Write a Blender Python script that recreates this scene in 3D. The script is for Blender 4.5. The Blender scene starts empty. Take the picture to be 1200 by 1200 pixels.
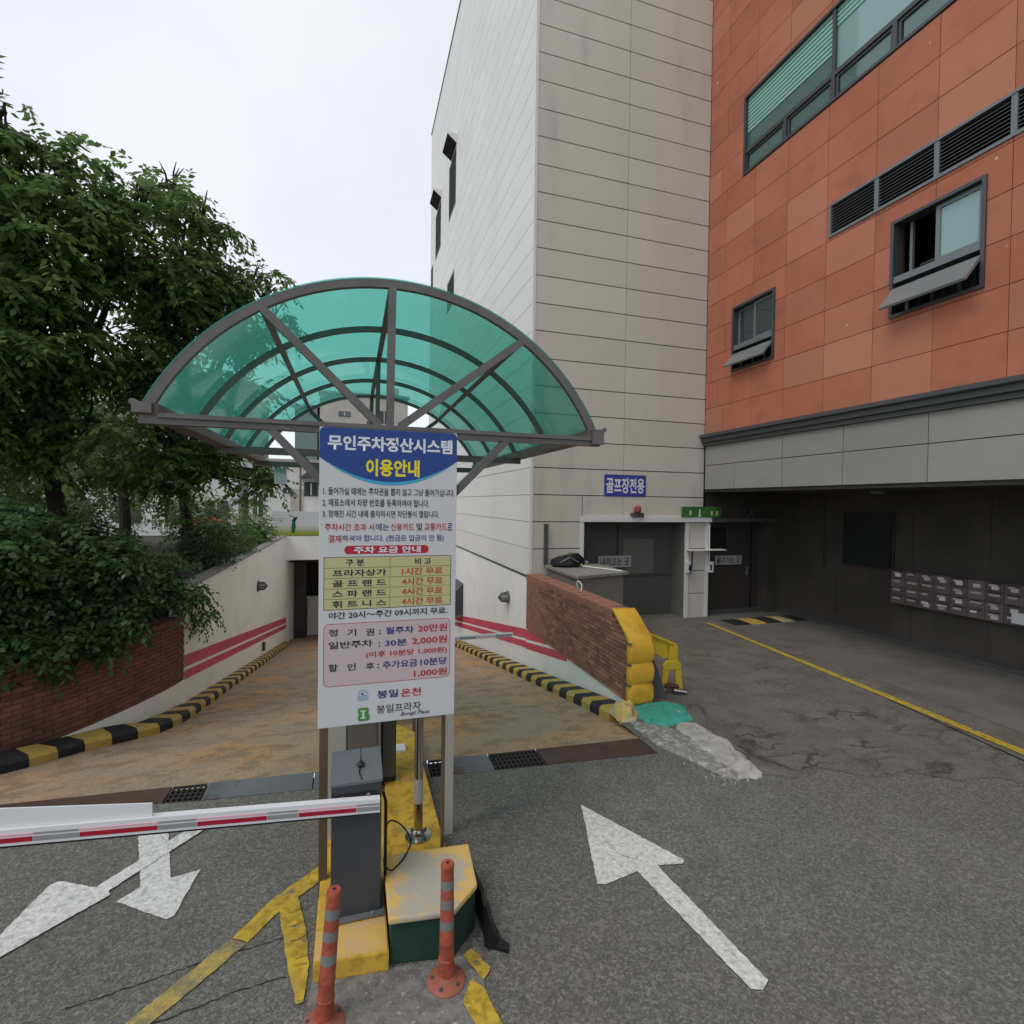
import bpy, math, random
import numpy as np
from mathutils import Vector, Matrix
random.seed(7); rng = np.random.default_rng(7)
SC = bpy.context.scene; COL = SC.collection
R = math.radians

# ------------------------------------------------------------------ camera, sky, sun, exposure
cam = bpy.data.cameras.new('camera'); camo = bpy.data.objects.new('camera', cam); COL.objects.link(camo)
cam.sensor_width = 36; cam.lens = 18; cam.clip_start = .05; cam.clip_end = 500
_r = Vector((.954633, -.297486, .013297)); _d = Vector((.007481, -.020681, -.999758)); _f = Vector((.297690, .954502, -.017517))
_m = Matrix((_r, -_d, -_f)).transposed().to_4x4(); _m.translation = Vector((0, 0, 2.75)); camo.matrix_world = _m
SC.camera = camo
SC.view_settings.view_transform = 'Standard'; SC.view_settings.look = 'None'
SC.view_settings.exposure = 0.0; SC.view_settings.gamma = 1.0
SUN_EL, SUN_AZ = R(56), R(-112)      # azimuth measured from +Y towards +X: the sun stands to the left
W = bpy.data.worlds.new('World'); SC.world = W; W.use_nodes = True
wt = W.node_tree; wt.nodes.clear()
def wn(t): return wt.nodes.new(t)
sky = wn('ShaderNodeTexSky'); sky.sky_type = 'NISHITA'; sky.sun_disc = False
sky.sun_elevation = SUN_EL; sky.sun_rotation = SUN_AZ
bg1 = wn('ShaderNodeBackground'); bg1.inputs[1].default_value = .05; wt.links.new(sky.outputs[0], bg1.inputs[0])
tc = wn('ShaderNodeTexCoord'); nz = wn('ShaderNodeTexNoise'); nz.inputs['Scale'].default_value = 2.2; nz.inputs['Detail'].default_value = 5
wt.links.new(tc.outputs['Generated'], nz.inputs['Vector'])
cr = wn('ShaderNodeValToRGB'); cr.color_ramp.elements[0].position = .35; cr.color_ramp.elements[1].position = .7
cr.color_ramp.elements[0].color = (.80, .825, .86, 1); cr.color_ramp.elements[1].color = (.94, .94, .94, 1)
wt.links.new(nz.outputs[0], cr.inputs[0])
bg2 = wn('ShaderNodeBackground'); bg2.inputs[1].default_value = .9; wt.links.new(cr.outputs[0], bg2.inputs[0])
ad = wn('ShaderNodeAddShader'); wo = wn('ShaderNodeOutputWorld')
wt.links.new(bg1.outputs[0], ad.inputs[0]); wt.links.new(bg2.outputs[0], ad.inputs[1]); wt.links.new(ad.outputs[0], wo.inputs[0])
sl = bpy.data.lights.new('sun', 'SUN'); sl.energy = 1.15; sl.angle = R(28); sl.color = (1, .94, .86)
so = bpy.data.objects.new('sun', sl); COL.objects.link(so)
_to = Vector((math.sin(SUN_AZ) * math.cos(SUN_EL), math.cos(SUN_AZ) * math.cos(SUN_EL), math.sin(SUN_EL)))
so.rotation_euler = _to.to_track_quat('Z', 'Y').to_euler(); so.location = (0, 0, 30)

# ------------------------------------------------------------------ materials
def mat(name, col, rough=.7, col2=None, scale=3., lo=.35, hi=.65, detail=5, spec=.3, metal=0., bump=0., bscale=60.,
        rnd=0., sx=1., sy=1., sz=1., third=None, tscale=.7, tlo=.5, thi=.75, tint=None, specks=False, grime=0., gscale=11, stones=0.):
    m = bpy.data.materials.new(name); m.use_nodes = True; t = m.node_tree; N = t.nodes; L = t.links
    b = N['Principled BSDF']; b.inputs['Roughness'].default_value = rough
    b.inputs['Specular IOR Level'].default_value = spec; b.inputs['Metallic'].default_value = metal
    c1 = N.new('ShaderNodeRGB'); c1.outputs[0].default_value = (*col, 1); out = c1.outputs[0]
    g = N.new('ShaderNodeNewGeometry'); mp = N.new('ShaderNodeMapping'); mp.inputs['Scale'].default_value = (sx, sy, sz)
    L.new(g.outputs['Position'], mp.inputs[0]); P = mp.outputs[0]
    def mixin(out, colr, sc, lo_, hi_, det):
        n = N.new('ShaderNodeTexNoise'); n.inputs['Scale'].default_value = sc; n.inputs['Detail'].default_value = det; n.inputs['Roughness'].default_value = .6
        L.new(P, n.inputs['Vector'])
        r = N.new('ShaderNodeMapRange'); r.inputs[1].default_value = lo_; r.inputs[2].default_value = hi_; r.interpolation_type = 'SMOOTHSTEP'
        L.new(n.outputs[0], r.inputs[0])
        x = N.new('ShaderNodeMix'); x.data_type = 'RGBA'; L.new(r.outputs[0], x.inputs[0]); L.new(out, x.inputs[6]); x.inputs[7].default_value = (*colr, 1)
        return x.outputs[2]
    if col2: out = mixin(out, col2, scale, lo, hi, detail)
    if third: out = mixin(out, third, tscale, tlo, thi, 6)
    if grime:
        out = mixin(out, tuple(c * (1 - grime) for c in col), gscale, .46, .62, 10)
    if stones:   # coarse aggregate: every stone its own grey
        for sc_, am in ((62, stones), (140, stones * .8)):
            vo = N.new('ShaderNodeTexVoronoi'); vo.inputs['Scale'].default_value = sc_; L.new(P, vo.inputs['Vector']); sp_ = N.new('ShaderNodeSeparateColor'); L.new(vo.outputs['Color'], sp_.inputs[0])
            pw = N.new('ShaderNodeMath'); pw.operation = 'POWER'; pw.inputs[1].default_value = 1.8; L.new(sp_.outputs[0], pw.inputs[0])
            r = N.new('ShaderNodeMapRange'); r.inputs[3].default_value = 1 - am * .75; r.inputs[4].default_value = 1 + am * 1.35; L.new(pw.outputs[0], r.inputs[0])
            vm = N.new('ShaderNodeVectorMath'); vm.operation = 'SCALE'; L.new(out, vm.inputs[0]); L.new(r.outputs[0], vm.inputs['Scale']); out = vm.outputs[0]
    if specks:   # stray pale droppings and chips
        vo = N.new('ShaderNodeTexVoronoi'); vo.inputs['Scale'].default_value = 1.7; L.new(P, vo.inputs['Vector'])
        r = N.new('ShaderNodeMapRange'); r.inputs[1].default_value = .030; r.inputs[2].default_value = .045; r.inputs[3].default_value = 1; r.inputs[4].default_value = 0; L.new(vo.outputs['Distance'], r.inputs[0])
        x = N.new('ShaderNodeMix'); x.data_type = 'RGBA'; L.new(r.outputs[0], x.inputs[0]); L.new(out, x.inputs[6]); x.inputs[7].default_value = (.55, .5, .45, 1); out = x.outputs[2]
    if rnd or tint:
        oi = N.new('ShaderNodeObjectInfo')
        if tint:
            x = N.new('ShaderNodeMix'); x.data_type = 'RGBA'
            r = N.new('ShaderNodeMapRange'); r.inputs[1].default_value = .62; r.inputs[2].default_value = 1.; L.new(oi.outputs['Random'], r.inputs[0])
            L.new(r.outputs[0], x.inputs[0]); L.new(out, x.inputs[6]); x.inputs[7].default_value = (*tint, 1); out = x.outputs[2]
        if rnd:
            wnz = N.new('ShaderNodeTexWhiteNoise'); wnz.noise_dimensions = '1D'; L.new(oi.outputs['Random'], wnz.inputs['W'])
            r = N.new('ShaderNodeMapRange'); r.inputs[3].default_value = 1 - rnd; r.inputs[4].default_value = 1 + rnd; L.new(wnz.outputs[0], r.inputs[0])
            h = N.new('ShaderNodeHueSaturation'); L.new(r.outputs[0], h.inputs['Value']); L.new(out, h.inputs['Color']); out = h.outputs[0]
    L.new(out, b.inputs['Base Color'])
    if bump:
        n = N.new('ShaderNodeTexNoise'); n.inputs['Scale'].default_value = bscale; n.inputs['Detail'].default_value = 4; L.new(P, n.inputs['Vector'])
        bp = N.new('ShaderNodeBump'); bp.inputs['Strength'].default_value = bump; bp.inputs['Distance'].default_value = .01
        L.new(n.outputs[0], bp.inputs['Height']); L.new(bp.outputs[0], b.inputs['Normal'])
    return m
def nodes(m): return m.node_tree.nodes, m.node_tree.links, m.node_tree.nodes['Principled BSDF']

def speckle(m, lo=.55, hi=.75, scale=90, col=(.32, .32, .31), fac=.8, dark=(.03, .03, .03)):
    """bright and dark aggregate grains for asphalt"""
    N, L, b = nodes(m); src = b.inputs['Base Color'].links[0].from_socket
    g = N.new('ShaderNodeNewGeometry')
    for s, c, l, h, f in ((scale, col, lo, hi, fac), (scale * 1.3, dark, .56, .72, .75)):
        n = N.new('ShaderNodeTexNoise'); n.inputs['Scale'].default_value = s; n.inputs['Detail'].default_value = 2
        ofs = N.new('ShaderNodeVectorMath'); ofs.inputs[1].default_value = (s, 3, 7); L.new(g.outputs['Position'], ofs.inputs[0]); L.new(ofs.outputs[0], n.inputs['Vector'])
        r = N.new('ShaderNodeMapRange'); r.inputs[1].default_value = l; r.inputs[2].default_value = h; r.inputs[4].default_value = f; L.new(n.outputs[0], r.inputs[0])
        x = N.new('ShaderNodeMix'); x.data_type = 'RGBA'; L.new(r.outputs[0], x.inputs[0]); L.new(src, x.inputs[6]); x.inputs[7].default_value = (*c, 1); src = x.outputs[2]
    L.new(src, b.inputs['Base Color']); return m

def cracks(m, x0, x1, y0, y1, scale=1.6, width=.02, col=(.025, .025, .025), thr=.5, nmask=1.2, st=(1, 1, 1)):
    """dark cracks and patches inside a soft rectangle of the ground"""
    N, L, b = nodes(m); src = b.inputs['Base Color'].links[0].from_socket
    g = N.new('ShaderNodeNewGeometry'); s = N.new('ShaderNodeSeparateXYZ'); L.new(g.outputs['Position'], s.inputs[0])
    nd = N.new('ShaderNodeTexNoise'); nd.inputs['Scale'].default_value = 2.5; nd.inputs['Detail'].default_value = 4; L.new(g.outputs['Position'], nd.inputs['Vector'])
    va = N.new('ShaderNodeVectorMath'); va.operation = 'MULTIPLY_ADD'; va.inputs[1].default_value = (.8, .8, 0); L.new(nd.outputs['Color'], va.inputs[0]); L.new(g.outputs['Position'], va.inputs[2])
    v = N.new('ShaderNodeTexVoronoi'); v.feature = 'DISTANCE_TO_EDGE'; v.inputs['Scale'].default_value = scale; vs_ = N.new('ShaderNodeVectorMath'); vs_.operation = 'MULTIPLY'; vs_.inputs[1].default_value = st; L.new(va.outputs[0], vs_.inputs[0]); L.new(vs_.outputs[0], v.inputs['Vector'])
    r = N.new('ShaderNodeMapRange'); r.inputs[1].default_value = 0; r.inputs[2].default_value = width; r.inputs[3].default_value = 1; r.inputs[4].default_value = 0; L.new(v.outputs[0], r.inputs[0])
    fac = r.outputs[0]
    def mul(a, c):
        q = N.new('ShaderNodeMath'); q.operation = 'MULTIPLY'; L.new(a, q.inputs[0]); L.new(c, q.inputs[1]); return q.outputs[0]
    for ax, lo, hi in ((0, x0, x1), (1, y0, y1)):
        for e, sgn in ((lo, 1), (hi, -1)):
            q = N.new('ShaderNodeMapRange'); q.interpolation_type = 'SMOOTHSTEP'
            q.inputs[1].default_value = e - .25 * sgn if sgn > 0 else e - .25; q.inputs[2].default_value = e + .25
            if sgn < 0: q.inputs[3].default_value = 1; q.inputs[4].default_value = 0
            L.new(s.outputs[ax], q.inputs[0]); fac = mul(fac, q.outputs[0])
    n2 = N.new('ShaderNodeTexNoise'); n2.inputs['Scale'].default_value = nmask; n2.inputs['Detail'].default_value = 3; L.new(g.outputs['Position'], n2.inputs['Vector'])
    q = N.new('ShaderNodeMapRange'); q.inputs[1].default_value = thr - .06; q.inputs[2].default_value = thr + .08; L.new(n2.outputs[0], q.inputs[0]); fac = mul(fac, q.outputs[0])
    x = N.new('ShaderNodeMix'); x.data_type = 'RGBA'; L.new(fac, x.inputs[0]); L.new(src, x.inputs[6]); x.inputs[7].default_value = (*col, 1)
    L.new(x.outputs[2], b.inputs['Base Color']); return m

def glass(name, col, rough=.05, spec=.8):
    return mat(name, col, rough, spec=spec)
M = {}
M['asphalt'] = (mat('asphalt', (.150, .148, .133), .9, (.125, .123, .110), .9, third=(.137, .129, .109), tscale=.4, tlo=.46, thi=.6, bump=.8, bscale=70, spec=.25, grime=.14, gscale=3.5, stones=.30))
M['old_asphalt'] = cracks(cracks(mat('old_asphalt', (.150, .138, .117), .85, (.125, .119, .104), 1.1, third=(.108, .10, .086), tscale=1.6, tlo=.54, thi=.70, bump=.5, bscale=40, spec=.25, grime=.25, gscale=2.6, stones=.16),
                      3.8, 7.4, 3.5, 5.3, 3.2, .10, (.045, .043, .040), .50, st=(.5, 1.35, 1)), 4.2, 7.8, 5.3, 9.5, 1.1, .012, (.045, .043, .04), .5)
M['concrete_floor'] = mat('smooth_floor', (.115, .11, .098), .8, (.15, .143, .13), 1.2, bump=.2)
M['ramp'] = mat('ramp_concrete', (.35, .25, .165), .88, (.27, .22, .17), 1.2, .38, .66, detail=6, bump=.5, bscale=30, third=(.47, .25, .10), tscale=.8, tlo=.44, thi=.66, grime=.30, gscale=3.2, stones=.16)
M['white_wall'] = mat('white_painted_wall', (.78, .79, .78), .75, (.71, .72, .70), 1.5, .45, .7, bump=.12, bscale=25)
M['white_wall2'] = mat('cream_painted_wall', (.80, .785, .72), .8, (.72, .70, .63), 1.2, .45, .75, bump=.15, bscale=20)
M['pink'] = mat('pink_stripe_paint', (.60, .085, .13), .6, (.50, .075, .11), 3)
M['beige'] = mat('beige_cladding', (.58, .545, .465), .6, (.54, .505, .43), .5, .4, .7, rnd=.035, bump=.02, third=(.38, .36, .31), tscale=.9, tlo=.56, thi=.90, sx=1.4, sy=1.4, sz=.3)
M['pale'] = mat('lit_pale_cladding', (.70, .70, .68), .55, (.66, .66, .64), .6, .4, .7, rnd=.02, bump=.02)
M['pale_trim'] = mat('pale_metal_trim', (.66, .66, .63), .45)
M['pale_joint'] = mat('pale_joint', (.46, .46, .45), .9)
M['joint'] = mat('dark_joint', (.14, .132, .12), .9)
M['ojoint'] = mat('brown_joint', (.17, .055, .032), .9)
M['orange'] = mat('orange_tile', (.42, .145, .085), .8, (.37, .125, .073), 1.4, .35, .7, rnd=.09, tint=(.43, .19, .12), third=(.32, .12, .075), tscale=2.3, tlo=.52, thi=.72, specks=True, bump=.05)
M['fascia'] = mat('grey_fascia', (.28, .28, .25), .55, (.25, .25, .225), .7, rnd=.07)
M['trim'] = mat('dark_trim', (.07, .075, .075), .4)
M['frame'] = mat('window_frame', (.075, .08, .085), .35, metal=.3)
M['frame_light'] = mat('window_sash_frame', (.16, .18, .19), .35, metal=.2)
M['glass'] = glass('green_glass', (.06, .13, .125), .04, 1.0)
M['dim_glass'] = glass('dim_glass', (.015, .02, .02), .35, .3)
M['glass_pale'] = glass('pale_glass', (.20, .34, .34), .06, 1.0)
M['glass_dark'] = glass('dark_glass', (.03, .045, .05), .04, 1.0)
M['blind'] = mat('blind_slats', (.24, .46, .40), .6)
M['black'] = mat('dark_interior', (.012, .012, .012), .9)
M['granite'] = mat('dark_granite', (.075, .068, .06), .5, (.055, .05, .045), 1.2, spec=.25)
M['rdoor'] = mat('dark_brown_door', (.05, .04, .038), .5)
M['ldoor'] = mat('dark_green_grey_door', (.085, .087, .078), .5, (.07, .07, .065), 1.)
M['brick'] = mat('red_brick', (.29, .145, .10), .85, (.22, .105, .075), 9, rnd=.28, bump=.4, bscale=80, third=(.09, .05, .04), tscale=1.3, tlo=.56, thi=.7, tint=(.33, .16, .10))
M['brick_left'] = mat('brown_brick', (.22, .095, .062), .85, (.165, .072, .05), 9, rnd=.2, bump=.4, bscale=80, third=(.10, .05, .035), tscale=1.1, tlo=.5, thi=.7)
M['mortar_left'] = mat('dark_mortar', (.13, .075, .055), .95, (.09, .055, .04), 6)
M['mortar'] = mat('mortar', (.26, .19, .15), .95, (.19, .14, .11), 6)
M['kyellow'] = mat('kerb_yellow', (.46, .31, .07), .7, (.30, .24, .10), 14, .5, .75, bump=.3)
M['kblack'] = mat('kerb_black', (.022, .022, .024), .7, (.07, .065, .06), 14, .55, .8, bump=.3)
M['yellow'] = mat('yellow_paint', (.62, .385, .045), .7, (.52, .31, .05), 4, .4, .7, grime=.35, gscale=13, third=(.34, .28, .17), tscale=5, tlo=.56, thi=.68, bump=.35, bscale=30)
M['yellow_worn'] = mat('worn_cream_yellow', (.62, .42, .13), .7, (.40, .38, .31), 3.2, .42, .55, bump=.3, bscale=25)
M['yellow_worn2'] = mat('faded_yellow_paint', (.60, .38, .10), .7, (.52, .36, .18), 5, .4, .65, bump=.3, bscale=25)
M['yellow_steel'] = mat('yellow_steel', (.55, .40, .03), .5, (.35, .22, .04), 12, .58, .72)
M['cushion'] = mat('yellow_foam_guard', (.64, .37, .035), .6, (.52, .27, .03), 5, .45, .7, bump=.15, bscale=20)
M['line'] = mat('yellow_line', (.52, .36, .035), .75, (.40, .28, .05), 8, grime=.4, gscale=20, third=(.16, .15, .12), tscale=9, tlo=.60, thi=.66)
def worn(name, col, under, scale, lo, hi):
    m = mat(name, col, .8, under, scale, lo, hi, detail=8, bump=.18, bscale=75, stones=.12); return m
M['line_worn'] = worn('worn_yellow_line', (.40, .30, .08), (.19, .165, .105), 7, .38, .62)
M['white_road'] = worn('white_road_paint', (.58, .58, .56), (.36, .36, .35), 26, .46, .72)
M['green'] = mat('dark_green_carpet', (.018, .055, .035), .9, (.012, .04, .027), 4, bump=.3)
M['teal'] = mat('teal_paint', (.055, .36, .28), .6, (.05, .30, .24), 5, third=(.33, .36, .32), tscale=4.5, tlo=.60, thi=.64, bump=.5, bscale=25)
M['patch'] = mat('pale_concrete_patch', (.42, .41, .36), .9, (.30, .29, .26), 6, bump=.8, bscale=14)
M['rubblec'] = mat('crumbled_concrete', (.22, .21, .19), .95, (.38, .37, .34), 18, .5, .62, bump=1., bscale=30)
M['apron'] = mat('rough_concrete', (.20, .195, .18), .95, (.13, .125, .12), 14, .4, .65, bump=1., bscale=40, third=(.36, .35, .33), tscale=30, tlo=.6, thi=.7)
M['plate'] = mat('steel_plate', (.09, .10, .11), .55, (.13, .14, .15), 1.5, third=(.07, .04, .03), tscale=1.1, tlo=.52, thi=.6, spec=.4)
M['rust'] = mat('rusty_plate', (.085, .048, .035), .6, (.06, .035, .028), 3)
M['grate'] = mat('grate_steel', (.05, .048, .045), .9, spec=.1)
M['canopy_frame'] = mat('canopy_frame_paint', (.125, .115, .108), .45, (.10, .09, .085), 5, spec=.5)
M['gutter'] = mat('gutter_brown', (.105, .085, .07), .5, (.15, .12, .095), 3)
M['cream'] = mat('cream_post', (.42, .42, .37), .5)
M['brown'] = mat('brown_post', (.10, .07, .045), .45, (.15, .10, .06), 3, sz=.4)
M['steel'] = mat('stainless_steel', (.42, .40, .37), .22, metal=1.)
M['cabinet'] = mat('dark_grey_cabinet', (.043, .049, .056), .45, (.055, .06, .068), 2, spec=.4)
M['cabtop'] = mat('cabinet_lid', (.11, .13, .145), .4)
M['kiosk'] = mat('kiosk_brown', (.14, .13, .115), .5)
M['black_plastic'] = mat('black_plastic', (.015, .015, .017), .4)
M['white'] = mat('white_enamel', (.66, .67, .69), .4)
M['boomgrey'] = mat('boom_grey_reflector', (.26, .27, .26), .4)
M['red'] = mat('boom_red_reflector', (.36, .012, .03), .35)
M['pinkish'] = mat('boom_pink_lamp', (.70, .40, .45), .35)
M['board'] = mat('sign_board_white', (.56, .57, .58), .4)
M['s_blue'] = mat('sign_blue', (.018, .055, .24), .4)
M['s_blue2'] = mat('door_sign_blue', (.045, .06, .30), .5)
M['s_cyan'] = mat('sign_cyan', (.04, .36, .56), .4)
M['s_white'] = mat('sign_white_letter', (.66, .70, .74), .4)
M['s_yellow'] = mat('sign_yellow_letter', (.76, .66, .02), .4)
M['s_dark'] = mat('sign_dark_letter', (.025, .028, .035), .4)
M['s_red'] = mat('sign_red_letter', (.42, .02, .03), .4)
M['s_orange'] = mat('sign_orange_letter', (.42, .09, .03), .4)
M['s_navy'] = mat('sign_navy_letter', (.02, .04, .19), .4)
M['s_table'] = mat('sign_table_yellow', (.50, .47, .24), .4)
M['s_pink'] = mat('sign_box_pink', (.52, .43, .44), .4)
M['s_green'] = mat('sign_green', (.06, .26, .05), .4)
M['s_lblue'] = mat('sign_light_blue', (.12, .33, .55), .4)
M['delin'] = mat('orange_urethane', (.36, .085, .048), .55, (.29, .07, .042), 6, grime=.3, gscale=30)
M['delin_base'] = mat('faded_orange_base', (.33, .115, .075), .65, (.27, .09, .06), 8)
M['reflect'] = mat('grey_reflector', (.17, .175, .18), .4)
M['bark'] = mat('bark', (.045, .035, .028), .9, (.03, .025, .02), 8, bump=.6)
M['soil'] = mat('soil', (.035, .03, .02), 1., (.05, .06, .03), 3)
M['bagblack'] = mat('black_bag', (.012, .012, .014), .35)
M['box'] = mat('utility_box_paint', (.22, .21, .175), .6, (.19, .18, .15), 2)
M['boxtop'] = mat('utility_box_top', (.27, .265, .23), .6, (.2, .19, .16), 4)
M['lime'] = mat('lime_brush', (.18, .33, .04), .8)
M['sgreen'] = mat('green_exit_sign', (.035, .13, .03), .5, (.05, .17, .04), 6)
M['grey_label'] = mat('grey_door_sign', (.36, .36, .34), .5)
M['mail'] = mat('mailbox_steel', (.15, .12, .113), .5, metal=.1, rnd=.25, tint=(.16, .12, .115))
M['paper'] = mat('paper', (.58, .54, .53), .6, rnd=.35)
M['redlamp'] = mat('red_warning_lamp', (.28, .045, .035), .3)
M['redcloth'] = mat('red_canvas', (.42, .03, .03), .8)
M['housew'] = mat('white_stucco', (.68, .68, .66), .8, (.60, .60, .58), .6)
M['houseb'] = mat('beige_stucco', (.48, .45, .40), .8, (.42, .39, .35), .5)
M['houseg'] = mat('grey_stucco', (.38, .37, .34), .8, (.32, .31, .29), .5)
M['dwindow'] = glass('far_window_glass', (.05, .06, .065), .1, .8)

def leaf_mat(name, cols, trans=.45):
    m = bpy.data.materials.new(name); m.use_nodes = True; N, L, b = nodes(m)
    a = N.new('ShaderNodeAttribute'); a.attribute_name = 'v'
    r = N.new('ShaderNodeValToRGB'); e = r.color_ramp.elements
    e[0].position = 0; e[0].color = (*cols[0], 1); e[1].position = 1; e[1].color = (*cols[-1], 1)
    for i, c in enumerate(cols[1:-1]): q = e.new((i + 1) / (len(cols) - 1)); q.color = (*c, 1)
    L.new(a.outputs['Fac'], r.inputs[0]); L.new(r.outputs[0], b.inputs['Base Color'])
    b.inputs['Roughness'].default_value = .45; b.inputs['Specular IOR Level'].default_value = .35
    t = N.new('ShaderNodeBsdfTranslucent'); L.new(r.outputs[0], t.inputs[0]); x = N.new('ShaderNodeMixShader'); x.inputs[0].default_value = trans
    L.new(b.outputs[0], x.inputs[1]); L.new(t.outputs[0], x.inputs[2]); L.new(x.outputs[0], N['Material Output'].inputs[0]); return m
M['leaf'] = leaf_mat('tree_leaves', [(.05, .10, .032), (.09, .17, .045), (.13, .23, .06), (.22, .33, .10)])
M['hleaf'] = leaf_mat('hedge_leaves', [(.028, .062, .020), (.048, .105, .032), (.072, .145, .042), (.12, .22, .07)])
M['lleaf'] = leaf_mat('bright_shrub_leaves', [(.05, .11, .02), (.10, .20, .04), (.16, .30, .07)])

def green_sheet():
    m = bpy.data.materials.new('green_polycarbonate'); m.use_nodes = True; N, L, b = nodes(m)
    t = N.new('ShaderNodeBsdfTransparent'); t.inputs[0].default_value = (.20, .60, .49, 1)
    d = N.new('ShaderNodeBsdfTranslucent'); d.inputs[0].default_value = (.10, .52, .42, 1)
    df = N.new('ShaderNodeBsdfDiffuse'); df.inputs[0].default_value = (.06, .24, .19, 1)
    x = N.new('ShaderNodeMixShader'); x.inputs[0].default_value = .36
    x1 = N.new('ShaderNodeMixShader'); x1.inputs[0].default_value = .25; L.new(d.outputs[0], x1.inputs[1]); L.new(df.outputs[0], x1.inputs[2])
    L.new(t.outputs[0], x.inputs[1]); L.new(x1.outputs[0], x.inputs[2])
    gl = N.new('ShaderNodeBsdfGlossy'); gl.inputs['Roughness'].default_value = .07; gl.inputs[0].default_value = (.8, .9, .88, 1)
    lw_ = N.new('ShaderNodeLayerWeight'); lw_.inputs[0].default_value = .25
    fr = N.new('ShaderNodeMapRange'); fr.inputs[3].default_value = .035; fr.inputs[4].default_value = .30; L.new(lw_.outputs['Facing'], fr.inputs[0])
    x2 = N.new('ShaderNodeMixShader'); L.new(fr.outputs[0], x2.inputs[0]); L.new(x.outputs[0], x2.inputs[1]); L.new(gl.outputs[0], x2.inputs[2])
    L.new(x2.outputs[0], N['Material Output'].inputs[0]); return m
M['sheet'] = green_sheet()

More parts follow.
